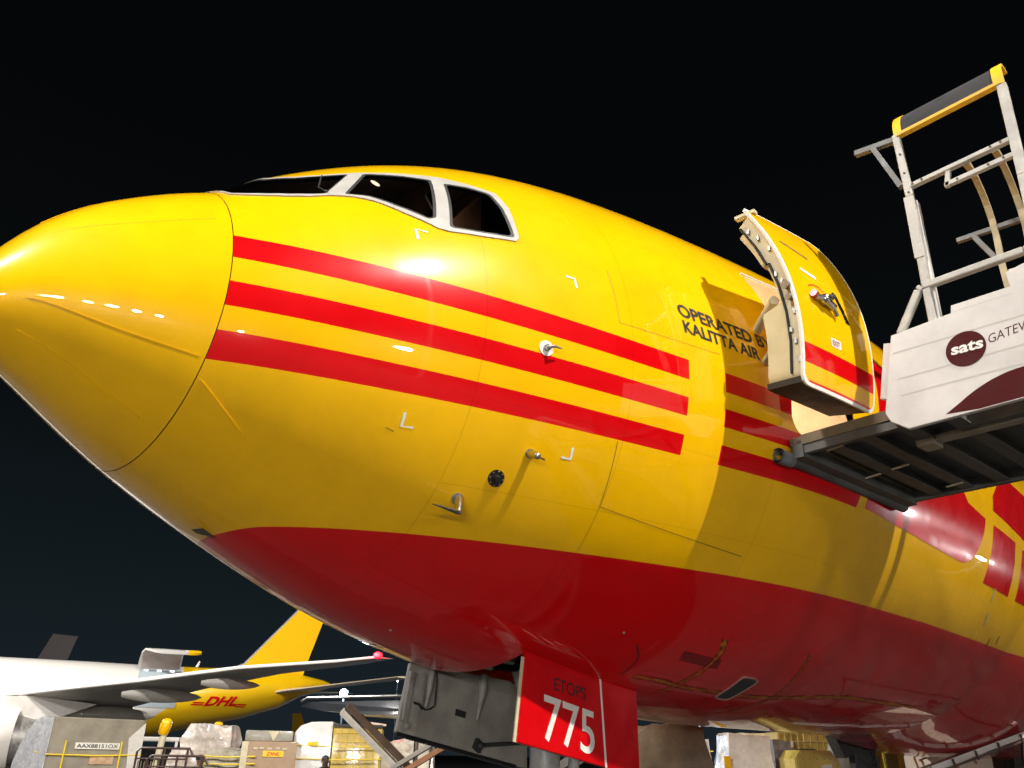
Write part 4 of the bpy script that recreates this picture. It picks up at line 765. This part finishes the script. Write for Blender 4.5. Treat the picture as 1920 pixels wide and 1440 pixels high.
m.build('load', mat('grey_bag_wrap', (.40, .36, .29), .4, coat=.3, noise=(2.2, .5), bump=(6, .8, .04)), o, world=False, smooth=50)
straps(o, 1.42, 2.2, (2.12, 1.95), (), y=-.05)
# carton with label
o = load('carton_pallet', 12.09, 14.56, 14, 'square brown carton stack with an orange label and a cream corner strip', 'pallet', G1); base(o, 1.35, 1.3)
m = MB(); m.box((0, .65, 1.475), (1.36, 1.3, 2.03), bev=.03); m.build('load', CARD, o, world=False, smooth=30)
m = MB(); m.box((-.62, -.01, 1.48), (.16, .02, 2.0)); m.box((-.69, .3, 1.48), (.02, .6, 2.0)); m.build('corner_strip', CREAM, o, world=False)
m = MB(); m.box((-.05, .6, 2.62), (1.2, 1.0, .26), bev=.04); m.build('top_carton', mat('grey_green_wrap', (.36, .34, .28), .35, coat=.4, noise=(3, .3), bump=(6, .6, .03)), o, world=False, smooth=30)
m = MB(); m.prism([(-.1, .09, 2.74), (.2, .09, 2.74), (.06, .09, 2.5)], (0, -.01, 0)); m.build('tape', CREAM, o, world=False)
m = MB(); m.box((.1, -.012, 2.2), (.52, .01, .14)); lb = m.build('shipping_label', LABEL, o, world=False); flat_text('label_lettering', 'DHL', (-.06, -.02, 2.16), (.26, -.02, 2.16), (-.02, -.02, 2.24), LRED, lb, .03, world=False)
m = MB()
for k, (x, z) in enumerate(((-.35, 2.32), (-.2, 2.33), (0, 2.32), (.2, 2.33), (.38, 2.32), (-.25, 1.78), (.2, 1.8))): m.box((x, -.008, z), (.12, .01, .05))
m.build('tape', mat('pale_tape', (.55, .46, .30), .3), o, world=False)
# half white, half netted
o = load('cargo_pallet', 13.78, 13.97, 6, 'pallet with a white plastic end and yellow netted boxes at its right', 'pallet', G1); base(o, 2.3, 2.2)
m = MB(); m.prism([(-1.16, 0, .47), (-1.16, 0, 2.72), (-1.02, 0, 2.9), (-.75, 0, 3.0), (-.18, 0, 3.02), (-.18, 0, .47)], (0, 2.0, 0), .04); m.build('load', mat('white_plastic_cover', (.66, .65, .62), .25, coat=.4, noise=(2, .12), bump=(5, .6, .03)), o, world=False, smooth=30)
m = MB(); m.box((.49, 1.05, 1.68), (1.3, 1.9, 2.42), bev=.02); m.build('netted_load', CARDY, o, world=False)
m = MB()
for k in range(8): m.tube([(-.14+k*.182, .085, .5), (-.14+k*.182+.01, .085, 2.88)], .009, 5)
for k in range(11): m.tube([(-.16, .085, .55+k*.22), (1.15, .085, .55+k*.22+.01)], .009, 5)
m.build('cargo_net', YSTR, o, world=False)
m = MB(); m.box((.5, .1, 2.93), (1.32, .1, .07)); m.build('top_board', DGREY, o, world=False); m = MB(); m.box((.9, .3, 3.0), (.7, .3, .05), Matrix.Rotation(R(6), 3, 'Y')); m.build('pink_sheet', PINK, o, world=False)
straps(o, 2.3, 2.4, (2.42, 2.10), (), r=.016); m = MB(); m.box((-.66, -.045, 2.47), (.28, .01, .09)); m.build('shipping_label', LABEL, o, world=False)
# pale bundle behind the gear door
o = load('cargo_pallet', 16.6, 14.4, 3, 'pale crumpled bundle behind the grey nose gear door', 'pallet', G1); base(o, 1.3, 1.2)
m = lump((1.5, 1.3, 2.12), .13, 11)
for v in m.bm.verts: v.co.z += .47; v.co.y += .6
m.build('load', mat('cream_crumpled_wrap', (.62, .57, .47), .35, coat=.3, noise=(3, .4), bump=(7, .9, .05)), o, world=False, smooth=50)
# tug cab, beacon, rail frames
o = load('tow_tractor', 11.5, 19.9, 10, 'small cream tow tractor parked right of the big grey pallet', 'tractor')
m = MB(); m.box((0, 1.2, .95), (1.5, 2.6, .8), bev=.08); m.build('body', WPAINT, o, world=False); m = MB(); m.box((0, .9, 2.52), (1.5, 1.5, .12), bev=.03)
for a in (-.68, .68):
    for y in (.2, 1.6): m.beam((a, y, 1.3), (a, y, 2.5), .07, .07)
m.build('cab_roof', WPAINT, o, world=False); m = MB(); m.box((0, .22, 1.9), (1.25, .02, .9)); m.build('windscreen', GLASS, o, world=False); m = MB()
for a in (-.65, .65):
    for y in (.4, 2.1): m.disc((a-.1, y, .4), (1, 0, 0), .4, .2, 18)
m.build('wheel', RUB, o, world=False, smooth=40)
o = load('beacon_post', 9.04, 14.37, 0, 'cream post with a yellow hood standing right of the big grey pallet', 'post')
m = MB(); m.tube([(.05, 0, 2.62), (-.02, 0, 1.9), (-.06, 0, 0)], [.07, .075, .09], 12); m.disc((-.06, 0, 0), (0, 0, 1), .3, .06, 18); m.build('post', CREAM, o, world=False, smooth=40)
m = MB(); m.loft([[(.05+xo+r*math.cos(t), r*math.sin(t), z) for t in [2*math.pi*k/16 for k in range(16)]] for z, r, xo in ((2.56, .09, -.02), (2.62, .12, -.02), (2.78, .13, .01), (2.88, .11, .02), (2.92, .05, .02))]); m.build('hood', YPAINT, o, world=False, smooth=50)
RAILM = mat('dark_red_rail', (.06, .03, .025), .5, noise=(5, .4))
for (x, y, wd, h, lb_) in ((9.0, 14.0, 1.2, 2.28, 'dark tubular rail frame, the higher one beside the cream post'), (8.97, 13.32, 1.25, 2.13, 'dark tubular rail frame, the lower one in front of the cream post')):
    o = load('rail_frame', x, y, 8, lb_, 'rail', 'rail frames beside the big pallet'); m = MB()
    m.tube([(-wd/2, 0, 0), (-wd/2, 0, h-.08), (-wd/2+.08, 0, h), (wd/2-.06, 0, h), (wd/2, 0, h-.1), (wd/2+.06, 0, h-.16)], .026, 8); m.tube([(wd/2-.1, 0, h), (wd/2-.1, 0, 0)], .026, 8); m.tube([(0, 0, 0), (0, 0, h)], .026, 8); m.tube([(-wd/2, 0, h-.22), (wd/2-.1, 0, h-.22)], .018, 8)
    m.build('tube', RAILM, o, world=False, smooth=40); m = MB()
    for k in range(7): m.beam((-wd/2+.05+k*.07, .05, .1), (-wd/2+.05+k*.07, .05, h-.26), .03, .02)
    m.build('slat', BROWN, o, world=False)
# people on a low work platform
def person(x, y, zf, rz, label, stl, shirt):
    st_ = empty('work_step', (x, y, 0), rz, stl, 'step'); m = MB(); m.box((0, 0, zf-.03), (.9, .7, .06))
    for a in (-.4, .4):
        for c_ in (-.3, .3): m.tube([(a, c_, 0), (a, c_, zf-.06)], .025, 8)
    m.build('step_top', STEEL, st_, world=False)
    o = empty('person', (x, y, zf), rz, label, 'person')
    J = dict(pel=((0, 0, .95), .15), sp=((0, .01, 1.15), .145), ch=((0, .0, 1.36), .165), nk=((0, 0, 1.50), .062), hd=((0, -.02, 1.62), .088), tp=((0, -.01, 1.72), .075))
    for s_, q in ((-1, 'l'), (1, 'r')):
        J['sh'+q] = ((s_*.19, 0, 1.43), .068); J['el'+q] = ((s_*.26, -.05, 1.15), .048); J['wr'+q] = ((s_*.22, -.22, .98), .034); J['ha'+q] = ((s_*.20, -.30, .95), .036)
        J['hp'+q] = ((s_*.10, 0, .90), .10); J['kn'+q] = ((s_*.11, -.02, .50), .066); J['an'+q] = ((s_*.11, .02, .09), .045); J['to'+q] = ((s_*.12, -.14, .045), .042)
    K = list(J); E_ = [('pel', 'sp'), ('sp', 'ch'), ('ch', 'nk'), ('nk', 'hd'), ('hd', 'tp')]
    for q in 'lr': E_ += [('ch', 'sh'+q), ('sh'+q, 'el'+q), ('el'+q, 'wr'+q), ('wr'+q, 'ha'+q), ('pel', 'hp'+q), ('hp'+q, 'kn'+q), ('kn'+q, 'an'+q), ('an'+q, 'to'+q)]
    me = bpy.data.meshes.new('body'); me.from_pydata([J[k][0] for k in K], [(K.index(a), K.index(c_)) for a, c_ in E_], []); ob = bpy.data.objects.new('body', me); COL.objects.link(ob)
    sk = ob.modifiers.new('s', 'SKIN'); ob.modifiers.new('u', 'SUBSURF').levels = 2
    for i, k in enumerate(K): me.skin_vertices[0].data[i].radius = (J[k][1], J[k][1]*(.8 if k in ('ch', 'sp', 'pel') else 1.05))
    me.skin_vertices[0].data[0].use_root = True
    dg = bpy.context.evaluated_depsgraph_get(); m2 = bpy.data.meshes.new_from_object(ob.evaluated_get(dg)); bpy.data.objects.remove(ob); o2 = bpy.data.objects.new('body', m2); COL.objects.link(o2); o2.parent = o
    skin = mat('brown_skin', (.13, .07, .045), .5); m2.materials.clear(); m2.materials.append(skin); m2.materials.append(shirt); m2.materials.append(mat('dark_trousers', (.03, .03, .04), .8))
    for p_ in m2.polygons:
        p_.use_smooth = True; c_ = p_.center; p_.material_index = 0 if (c_.z > 1.485 or (abs(c_.x) > .17 and c_.z < 1.02 and c_.y < -.12)) else (1 if c_.z > .95 else 2)
    m = MB(); m.sphere((0, .012, 1.675), (.092, .105, .085), 14, 10); m.build('hair', BDECAL, o, world=False, smooth=60)
    m = MB()
    for s_ in (-1, 1): m.sphere((s_*.092, 0, 1.61), (.015, .02, .03), 8, 6)
    m.sphere((0, -.125, 1.60), (.016, .02, .022), 8, 6); m.build('ear', skin, o, world=False, smooth=60)
    m = MB()
    for s_ in (-1, 1): m.sphere((s_*.035, -.105, 1.635), (.012, .008, .007), 8, 6)
    m.build('eye', BDECAL, o, world=False)
person(10.16, 14.47, .40, AZ+R(70), 'person with short black hair at the end of the dark rail frames', 'low steel work step at the end of the rail frames', mat('dark_shirt', (.03, .035, .03), .8))
person(12.5, 12.69, .44, AZ+R(25), 'person with black hair and dark shirt in front of the white plastic covered pallet', 'low steel work step in front of the white plastic covered pallet', mat('black_shirt', (.025, .022, .028), .8))
# scissor loader on the far side
o = load('scissor_loader', 10.9, 9.9, -12, 'dark topped scissor loader with crossed pale arms left of the nose gear doors', 'loader')
inv = (Matrix.Translation(o.location) @ Matrix.Rotation(AZ+R(-12), 4, 'Z')).inverted(); LW = lambda x, y, z: inv @ V(x, y, z)
m = MB(); a, q = LW(9.80, 10.06, 3.16), LW(11.8, 7.72, 3.25); dd = (q-a)
m.prism([a+V(0, 0, -.04), a+V(.12, 0, .06), q+V(0, 0, .06), q+V(0, 0, -.18), a+dd*.5+V(0, 0, -.22), a+dd*.14+V(0, 0, -.12)], (0, 2.6, 0)); m.build('platform', mat('dark_blue_black', (.018, .022, .03), .3, coat=.3, noise=(2, .4)), o, world=False)
m = MB(); m.tube([a+V(.02, -.03, .06), a+V(.15, -.03, .13), q+V(0, -.03, .15)], .035, 8); m.build('platform_edge', CHROME, o, world=False, smooth=40)
PALE = mat('pale_loader_arm', (.50, .47, .42), .45, noise=(3, .25)); RUSTY = mat('orange_loader_arm', (.50, .22, .10), .5, noise=(3, .3))
A0, A1 = V(10.30, 9.30, 3.05), V(11.444, 8.756, 1.996); dr = A1-A0; A2 = A0+dr*2.75
def wbeam(a, q, wd, ht, up): m.beam(LW(*a), LW(*q), wd, ht, up)
m = MB(); wbeam(A0, A2, .10, .24, (0, 1, 0)); m.build('scissor_arm', PALE, o, world=False)
m = MB(); off = V(.10, -.06, .12); wbeam(A0+off, A2+off, .12, .17, (0, 1, 0)); m.build('scissor_arm', mat('brown_loader_arm', (.075, .045, .03), .5, noise=(3, .4)), o, world=False)
B0, B1 = V(11.95, 7.65, 2.66), V(11.226, 8.503, 2.001); dr2 = B1-B0; B2 = B0+dr2*3.0
m = MB(); wbeam(B0+V(0, 0, .05), B2+V(0, 0, .05), .08, .16, (0, 1, 0)); m.build('scissor_arm', PALE, o, world=False)
m = MB(); off = V(.08, -.08, -.08); wbeam(B0+off, B2+off, .10, .13, (0, 1, 0)); m.build('scissor_arm', RUSTY, o, world=False)
m = MB(); m.box((.6, 1.0, .45), (3.6, 2.4, .5), bev=.04); 
for a in (-.8, 2.0):
    for y in (0, 2.0): m.disc((a, y-.12, .3), (0, 1, 0), .3, .24, 18)
m.build('chassis', DGREY, o, world=False); m = MB(); m.tube([(.9, 2.2, .6), (.9, 2.2, 3.1)], .06, 8); m.tube([(1.9, .2, .6), (1.9, .2, 3.1)], .06, 8); m.build('lift_ram', CHROME, o, world=False)
# right-hand group seen under the belly
G2 = 'cargo seen under the belly'
o = load('tarped_load', 12.34, 2.75, 5, 'brown tarpaulin covered load right of the red gear door', 'pallet', G2); base(o, 1.35, 1.6)
m = lump((1.6, 1.5, 2.32), .10, 14, 1.2)
for v in m.bm.verts: v.co.z += .47; v.co.y += .75; v.co.z -= max(0, -v.co.x-.25)*.55*(1 if v.co.z > 2 else 0)
m.build('tarp', mat('brown_tarp', (.20, .14, .08), .6, noise=(2, .35), bump=(5, .6, .04)), o, world=False, smooth=50)
o = load('tow_bar', 11.0, 3.2, 0, 'grey diagonal tow bar beside the red gear door', 'tow bar'); inv2 = (Matrix.Translation(o.location) @ Matrix.Rotation(AZ, 4, 'Z')).inverted()
m = MB(); m.beam((-.7, 0, 2.12), (.35, 0, 2.85), .05, .12); m.beam((-.7, .1, 1.95), (.5, .1, 2.75), .03, .04); m.beam((-.7, 0, 2.12), (-.7, 0, 0), .08, .08); m.beam((.35, 0, 2.85), (.35, 0, 0), .06, .06); m.build('bar', STEEL, o, world=False)
def bale(x, y, rot, wd, dp, top, m_, label, amp=.05, seed=1, smooth=50, name='cargo_pallet', cat='pallet'):
    o = load(name, x, y, rot, label, cat, G2); base(o, wd, dp); mm = lump((wd*1.06, dp, top-.47), amp, seed)
    for v in mm.bm.verts: v.co.z += .47; v.co.y += dp/2
    mm.build('load', m_, o, world=False, smooth=smooth); return o
WW = mat('white_wrap', (.76, .73, .67), .25, coat=.5, noise=(2.4, .25), bump=(6, .8, .04))
bale(14.85, 3.55, 0, .26, .3, 2.60, WW, 'small white sack hanging at the edge of the brown load', .06, 21)
o = bale(17.34, 3.78, 3, 1.0, 1.2, 2.78, WW, 'white wrapped bale next to the yellow container, tallest of the white ones', .05, 22)
m = MB(); m.box((-.56, -.02, 1.5), (.14, .04, 1.7)); m.build('yellow_strip', YPAINT, o, world=False)
bale(18.95, 3.8, 0, .42, .6, 2.72, mat('grey_stack', (.22, .19, .17), .5, noise=(5, .5), bump=(8, .6, .03)), 'narrow grey stack between the white bale and the yellow container', .07, 23)
o = load('netted_boxes', 24.4, 5.6, 2, 'netted golden boxes stacked high at the back, under the belly', 'pallet', G2); base(o, 1.4, 1.3)
m = MB(); m.box((.33, .6, 1.78), (.75, 1.1, 2.66), bev=.02); m.box((-.42, .7, 1.78), (.74, 1.1, 2.55), bev=.02); m.build('load', CARDY, o, world=False); m = MB()
for k in range(9): m.tube([(-.8+k*.19, .02, .5), (-.8+k*.19, .02, 3.08)], .01, 5)
for k in range(10): m.tube([(-.8, .02, .8+k*.25), (.72, .02, .8+k*.25)], .01, 5)
m.build('cargo_net', mat('cream_net', (.6, .5, .3), .5), o, world=False)
m = MB(); m.box((-.6, .02, 2.72), (.42, .06, .16)); m.build('white_board', WDECAL, o, world=False)
o = load('yellow_container', 17.34, 2.3, 0, 'yellow plastic container with cut corners under the belly', 'container', G2); base(o, .95, 1.1)
m = MB(); m.prism([(-.47, 0, .47), (-.47, 0, 2.32), (-.34, 0, 2.49), (.30, 0, 2.49), (.46, 0, 2.28), (.49, 0, .47)], (0, 1.1, 0), .03); m.build('shell', mat('container_yellow', (.66, .52, .12), .3, coat=.3, noise=(4, .2), bump=(4, .3, .02)), o, world=False)
m = MB()
for k in range(5): m.sphere((-.32+k*.15, -.005, 2.32), .012, 8, 6)
m.build('rivet', STEEL, o, world=False); m = MB(); m.prism([(.06, -.012, 2.2), (.28, -.012, 2.23), (.28, -.012, 2.14), (.08, -.012, 2.13)], (0, .01, 0)); m.prism([(.08, -.012, 2.06), (.3, -.012, 2.09), (.3, -.012, 1.95), (.12, -.012, 1.95)], (0, .01, 0)); m.build('white_mark', WDECAL, o, world=False)
bale(18.55, 3.05, 4, .55, .9, 2.52, mat('dark_box_wrap', (.06, .055, .06), .4, noise=(4, .4)), 'dark box stack just left of the yellow container', .03, 24)
bale(21.3, 3.0, -3, .85, 1, 3.0, mat('grey_tarp', (.26, .25, .21), .5, noise=(2, .4), bump=(4, .8, .05)), 'grey tarpaulin bale right of the netted golden boxes', .09, 25)
# black conveyor head
o = load('belt_loader', 15.6, .85, 0, 'black belt loader head standing under the belly', 'belt loader'); m = MB()
m.prism([(-.38, 0, 2.86), (.30, 0, 2.84), (.22, 0, 2.55), (.02, 0, 2.40), (-.17, 0, 2.34)], (0, .5, 0), .01); m.build('hopper', RUB, o, world=False)
m = MB(); m.beam((.42, .1, 2.86), (.24, .1, 2.45), .09, .09); m.beam((.62, .1, 2.84), (.34, .1, 2.5), .07, .07); m.box((.2, .15, 2.25), (.42, .3, .52), bev=.03); m.tube([(.02, .05, 2.45), (.08, .0, 2.3), (.3, .0, 2.2), (.42, .02, 2.38)], .03, 8); m.tube([(.36, .0, 2.44), (.42, .0, 2.3), (.38, 0, 2.1), (.44, 0, 1.9)], .025, 8)
for k in range(6): m.sphere((.33+.03*(k % 2), .0, 2.42-.07*k), .035, 8, 6)
m.box((.2, .3, 1.0), (.6, 1.0, 1.9), bev=.05); m.build('machine_body', RUB, o, world=False, smooth=40)
m = MB(); m.sphere((.33, -.04, 2.5), .018, 8, 6); m.build('cap', WDECAL, o, world=False)
bale(17.2, 1.2, 0, .28, .4, 2.45, WW, 'white sack between the black loader head and the yellow sheet', .05, 27)
o = bale(21.75, 2.15, 0, .68, 1.0, 2.95, mat('yellow_sheet', (.68, .52, .08), .35, coat=.4, noise=(3, .25), bump=(5, .8, .04)), 'yellow plastic covered pallet right of the black loader head', .05, 28)
m = MB(); m.box((-.2, -.06, 1.5), (.3, .04, 2.1)); m.build('olive_panel', mat('olive_panel', (.22, .19, .05), .5), o, world=False)
bale(23.4, 1.75, 5, .8, 1.0, 2.95, mat('grey_debris_wrap', (.20, .18, .155), .45, coat=.3, noise=(4, .6), bump=(7, .9, .05)), 'dark grey wrapped bale behind the orange cart', .12, 29)
o = load('cargo_cart', 19.38, .05, 3, 'cream box on a cart with orange tubular frame, right of the yellow pallet', 'cart', G2); base(o, 1.6, 1.2)
m = MB(); m.box((.05, .7, 1.52), (1.35, 1.1, 2.05), bev=.02); m.build('load', mat('cream_box', (.72, .60, .48), .5, noise=(3, .12)), o, world=False)
m = MB(); m.box((.1, .12, 2.66), (.9, .05, .1)); m.build('grey_board', STEEL, o, world=False); m = MB(); m.box((.15, .09, 2.62), (.36, .02, .1)); m.build('red_tag', LRED, o, world=False)
m = MB()
OT = mat('orange_frame_tube', (.55, .25, .06), .45, noise=(6, .3))
for pts in ([(-1.1, -.1, 2.40), (-.2, .0, 2.72), (.9, .0, 2.80)], [(-1.0, -.1, 2.33), (-.15, .0, 2.64)], [(-1.1, -.1, 2.40), (-.85, -.1, 1.4)], [(-.95, -.1, 2.36), (-.7, -.1, 1.4)], [(-.4, .02, 2.6), (-.1, .02, 2.2)], [(.05, .02, 2.7), (.3, .02, 2.3)], [(.3, .02, 2.7), (.45, .02, 2.4)], [(-.85, -.1, 1.4), (-.85, -.1, .5)]): m.tube(pts, .022, 6)
m.build('frame_tube', OT, o, world=False, smooth=40)
o = load('conveyor', 16.6, -.9, 0, 'white conveyor with dark lower rail rising to the right under the belly', 'conveyor'); inv3 = (Matrix.Translation(o.location) @ Matrix.Rotation(AZ, 4, 'Z')).inverted()
c0, c1 = inv3 @ V(16.272, -.41, 2.212), inv3 @ V(17.006, -1.533, 2.687); e0 = c0-(c1-c0)*1.6; e1 = c1+(c1-c0)*.1
m = MB(); m.beam(e0+V(0, 0, .06), e1+V(0, 0, .06), .4, .09); m.build('belt_frame', WPAINT, o, world=False); m = MB(); m.beam(e0+V(0, -.22, -.01), e1+V(0, -.22, -.01), .03, .035)
for k in range(7): q = e0+(e1-e0)*(.3+k*.11); m.tube([q+V(0, -.24, -.05), q+V(-.03, -.24, .1)], .02, 8)
m.build('side_rail', mat('brown_rail', (.07, .035, .03), .5, noise=(6, .4)), o, world=False); m = MB(); m.beam(e0, (e0.x, e0.y, 0), .12, .12); m.beam(e1, (e1.x-.3, e1.y+.3, 0), .08, .08); m.build('support_leg', DGREY, o, world=False)
bale(22.6, -.6, 0, 1.0, 1.0, 2.75, mat('dark_green_cover', (.025, .04, .03), .5, noise=(3, .4), bump=(5, .6, .04)), 'dark green covered pallet at the right end under the belly', .06, 30)
BACK = [mat('back_row_wrap_white', (.72, .69, .63), .28, coat=.5, noise=(2.4, .25), bump=(5, .8, .04)), mat('back_row_wrap_grey', (.46, .44, .40), .35, coat=.4, noise=(2, .4), bump=(5, .8, .05)), mat('back_row_wrap_tan', (.58, .43, .25), .4, coat=.3, noise=(2.5, .4), bump=(6, .8, .04))]
for k, (x, y) in enumerate(((28.45, 14.1), (29.7, 12.7), (31.3, 11.0), (32.4, 9.7), (33.8, 8.2), (34.9, 6.9), (36.2, 5.5), (37.3, 4.3), (38.4, 3.1))):
    o = load('back_row_pallet', x, y, 4*(k % 3)-4, 'pale wrapped pallet in the back row seen under the belly of the yellow aircraft', 'pallet', 'back row of pallets under the belly'); base(o, 1.75, 1.5)
    mm = lump((1.85, 1.5, 2.75-.25*(k % 2)), .09, 40+k, 1.4, 10)
    for v in mm.bm.verts: v.co.z += .47; v.co.y += .75
    mm.build('load', BACK[k % 3], o, world=False, smooth=50); straps(o, 1.8, 2.3, (2.55, 1.9), (-.4, .45) if k % 2 else (), y=-.08)
# ------------------------------------------------------------------ floodlights
LENS = mat('lamp_lens', (1, 1, 1), .3, emit=((1, .96, .9), 30)); POLE = mat('mast_steel', (.3, .3, .3), .5, metal=.6, noise=(3, .2))
def light(name, loc, energy, rad, col, par=None, spot=None, tgt=None):
    l = bpy.data.lights.new(name, 'SPOT' if spot else 'POINT'); l.energy = energy; l.shadow_soft_size = rad; l.color = col
    if spot: l.spot_size = R(spot); l.spot_blend = .5
    o = bpy.data.objects.new(name, l); COL.objects.link(o); o.location = loc
    if tgt: o.rotation_euler = (Vector(tgt)-Vector(loc)).to_track_quat('-Z', 'Y').to_euler()
    return o
def mast(x, y, h, label, tgt, wide=2.2, grp='floodlight masts round the apron'):
    o = empty('floodlight_mast', (x, y, 0), math.atan2(tgt[1]-y, tgt[0]-x), label, 'floodlight', grp)
    m = MB(); m.tube([(0, 0, 0), (0, 0, h+.6)], [.38, .16], 14); m.disc((0, 0, 0), (0, 0, 1), .8, .3, 16); m.build('pole', POLE, o, world=False, smooth=40)
    m = MB(); m.box((.1, 0, h+1.0), (.15, wide, .12)); m.box((.1, 0, h+.3), (.15, wide, .12)); m.build('crossarm', POLE, o, world=False)
    for k in range(4):
        m = MB(); y_ = (k-1.5)*wide/4; m.box((.0, y_, h+1.35), (.3, .42, .5), Matrix.Rotation(R(35), 3, 'Y'), .03); hd_ = m.build('lamp_head', POLE, o, world=False); m = MB(); m.box((.16, y_, h+1.24), (.03, .36, .42), Matrix.Rotation(R(35), 3, 'Y')); m.build('lamp_lens', LENS, hd_, world=False)
    return o
KEY = (1.4, -35.0, 41.0)
mast(KEY[0]-.5, KEY[1]-1.2, KEY[2]-1.6, 'tall floodlight mast behind the photographer, lighting the yellow flank', (3, 0))
light('floodlight_beam', KEY, 116000, .4, (1, .955, .88))
mast(-23, 5, 26, 'floodlight mast ahead of the aircraft nose', (3, 0)); light('floodlight_beam', (-21.5, 4.8, 27.6), 30000, 1.8, (1, .96, .92))
mast(-4.2, 47, 25, 'added unseen floodlight mast left of the background jumbo', (25, 55)); light('floodlight_beam', (-3, 47.3, 26.6), 56000, .7, (1, .96, .9))  # mast and lamp added out of view to brighten the jumbo and pallets
for az, el, d_, e_ in ((-152, 0, 34, 1900), (-147.5, -1.5, 34, 1800), (-143, -2.8, 36, 1900), (-139.5, -3.4, 36, 2200), (-136, -4, 38, 2300), (-132, -4.6, 40, 2300), (-117, -4.5, 42, 2400), (-92.6, 5, 40, 3400)):
    x, y, z = .6+d_*math.cos(R(az)), -.7+d_*math.sin(R(az)), max(.9, 4.72+d_*math.tan(R(el)))
    o = empty('lamp_post', (x, y, 0), R(az+180), 'small apron lamp on a pole behind the photographer', 'lamp post', 'apron lamp posts behind the photographer')
    m = MB(); m.tube([(-.15, 0, 0), (-.15, 0, z)], .07, 8); m.box((-.05, 0, z+.05), (.3, .5, .12)); m.build('pole', POLE, o, world=False)
    light('apron_lamp', (x+.25*math.cos(R(az+180)), y+.25*math.sin(R(az+180)), z), e_, .5, (1, .97, .93))
for x, y, z, e_ in ((45, -18.6, 6.2, 330), (52, -17.0, 5.0, 220), (50, 24, 5.5, 500)):
    o = empty('lamp_post', (x, y, 0), R(160), 'small apron lamp on a pole further back along the aircraft', 'lamp post', 'apron lamp posts further back')
    m = MB(); m.tube([(-.15, 0, 0), (-.15, 0, z)], .07, 8); m.box((-.05, 0, z+.05), (.3, .5, .12)); m.build('pole', POLE, o, world=False); light('apron_lamp', (x-.35, y+.1, z), e_, .25, (1, .97, .95))
o = empty('floodlight_mast', (58.1, 72.8, 0), R(-130), 'blue white floodlight shining under the wing of the jumbo', 'floodlight', 'lit lamps far off'); m = MB(); m.tube([(0, 0, 0), (0, 0, 7.8)], .10, 8); m.build('pole', DGREY, o, world=False)
WHITEL = mat('white_lamp', (1, 1, 1), .5, emit=((.8, .9, 1), 5)); BLUE = mat('blue_white_lamp', (1, 1, 1), .5, emit=((.62, .78, 1), 60)); m = MB(); m.sphere((.2, 0, 8.2), .42, 20, 14); m.build('lamp_lens', BLUE, o, world=False, smooth=60)
light('blue_floodlight', (57.5, 72.0, 8.2), 9000, .4, (.5, .7, 1))
for x, y, z, r in ((64, 66, 8.3, .12), (62.5, 69, 9.6, .09), (42, 30, 4.0, .10), (120, 150, 7.8, .35), (100, 160, 5.5, .4), (150, 130, 5.5, .4)):
    o = empty('distant_lamp', (x, y, 0), 0, 'small white lamp far off across the apron', 'lamp post', 'small lamps far off'); m = MB(); m.tube([(0, 0, 0), (0, 0, z-r)], .015, 6); m.build('pole', DGREY, o, world=False); m = MB(); m.sphere((0, 0, z), r, 12, 8); m.build('lamp_lens', WHITEL, o, world=False)
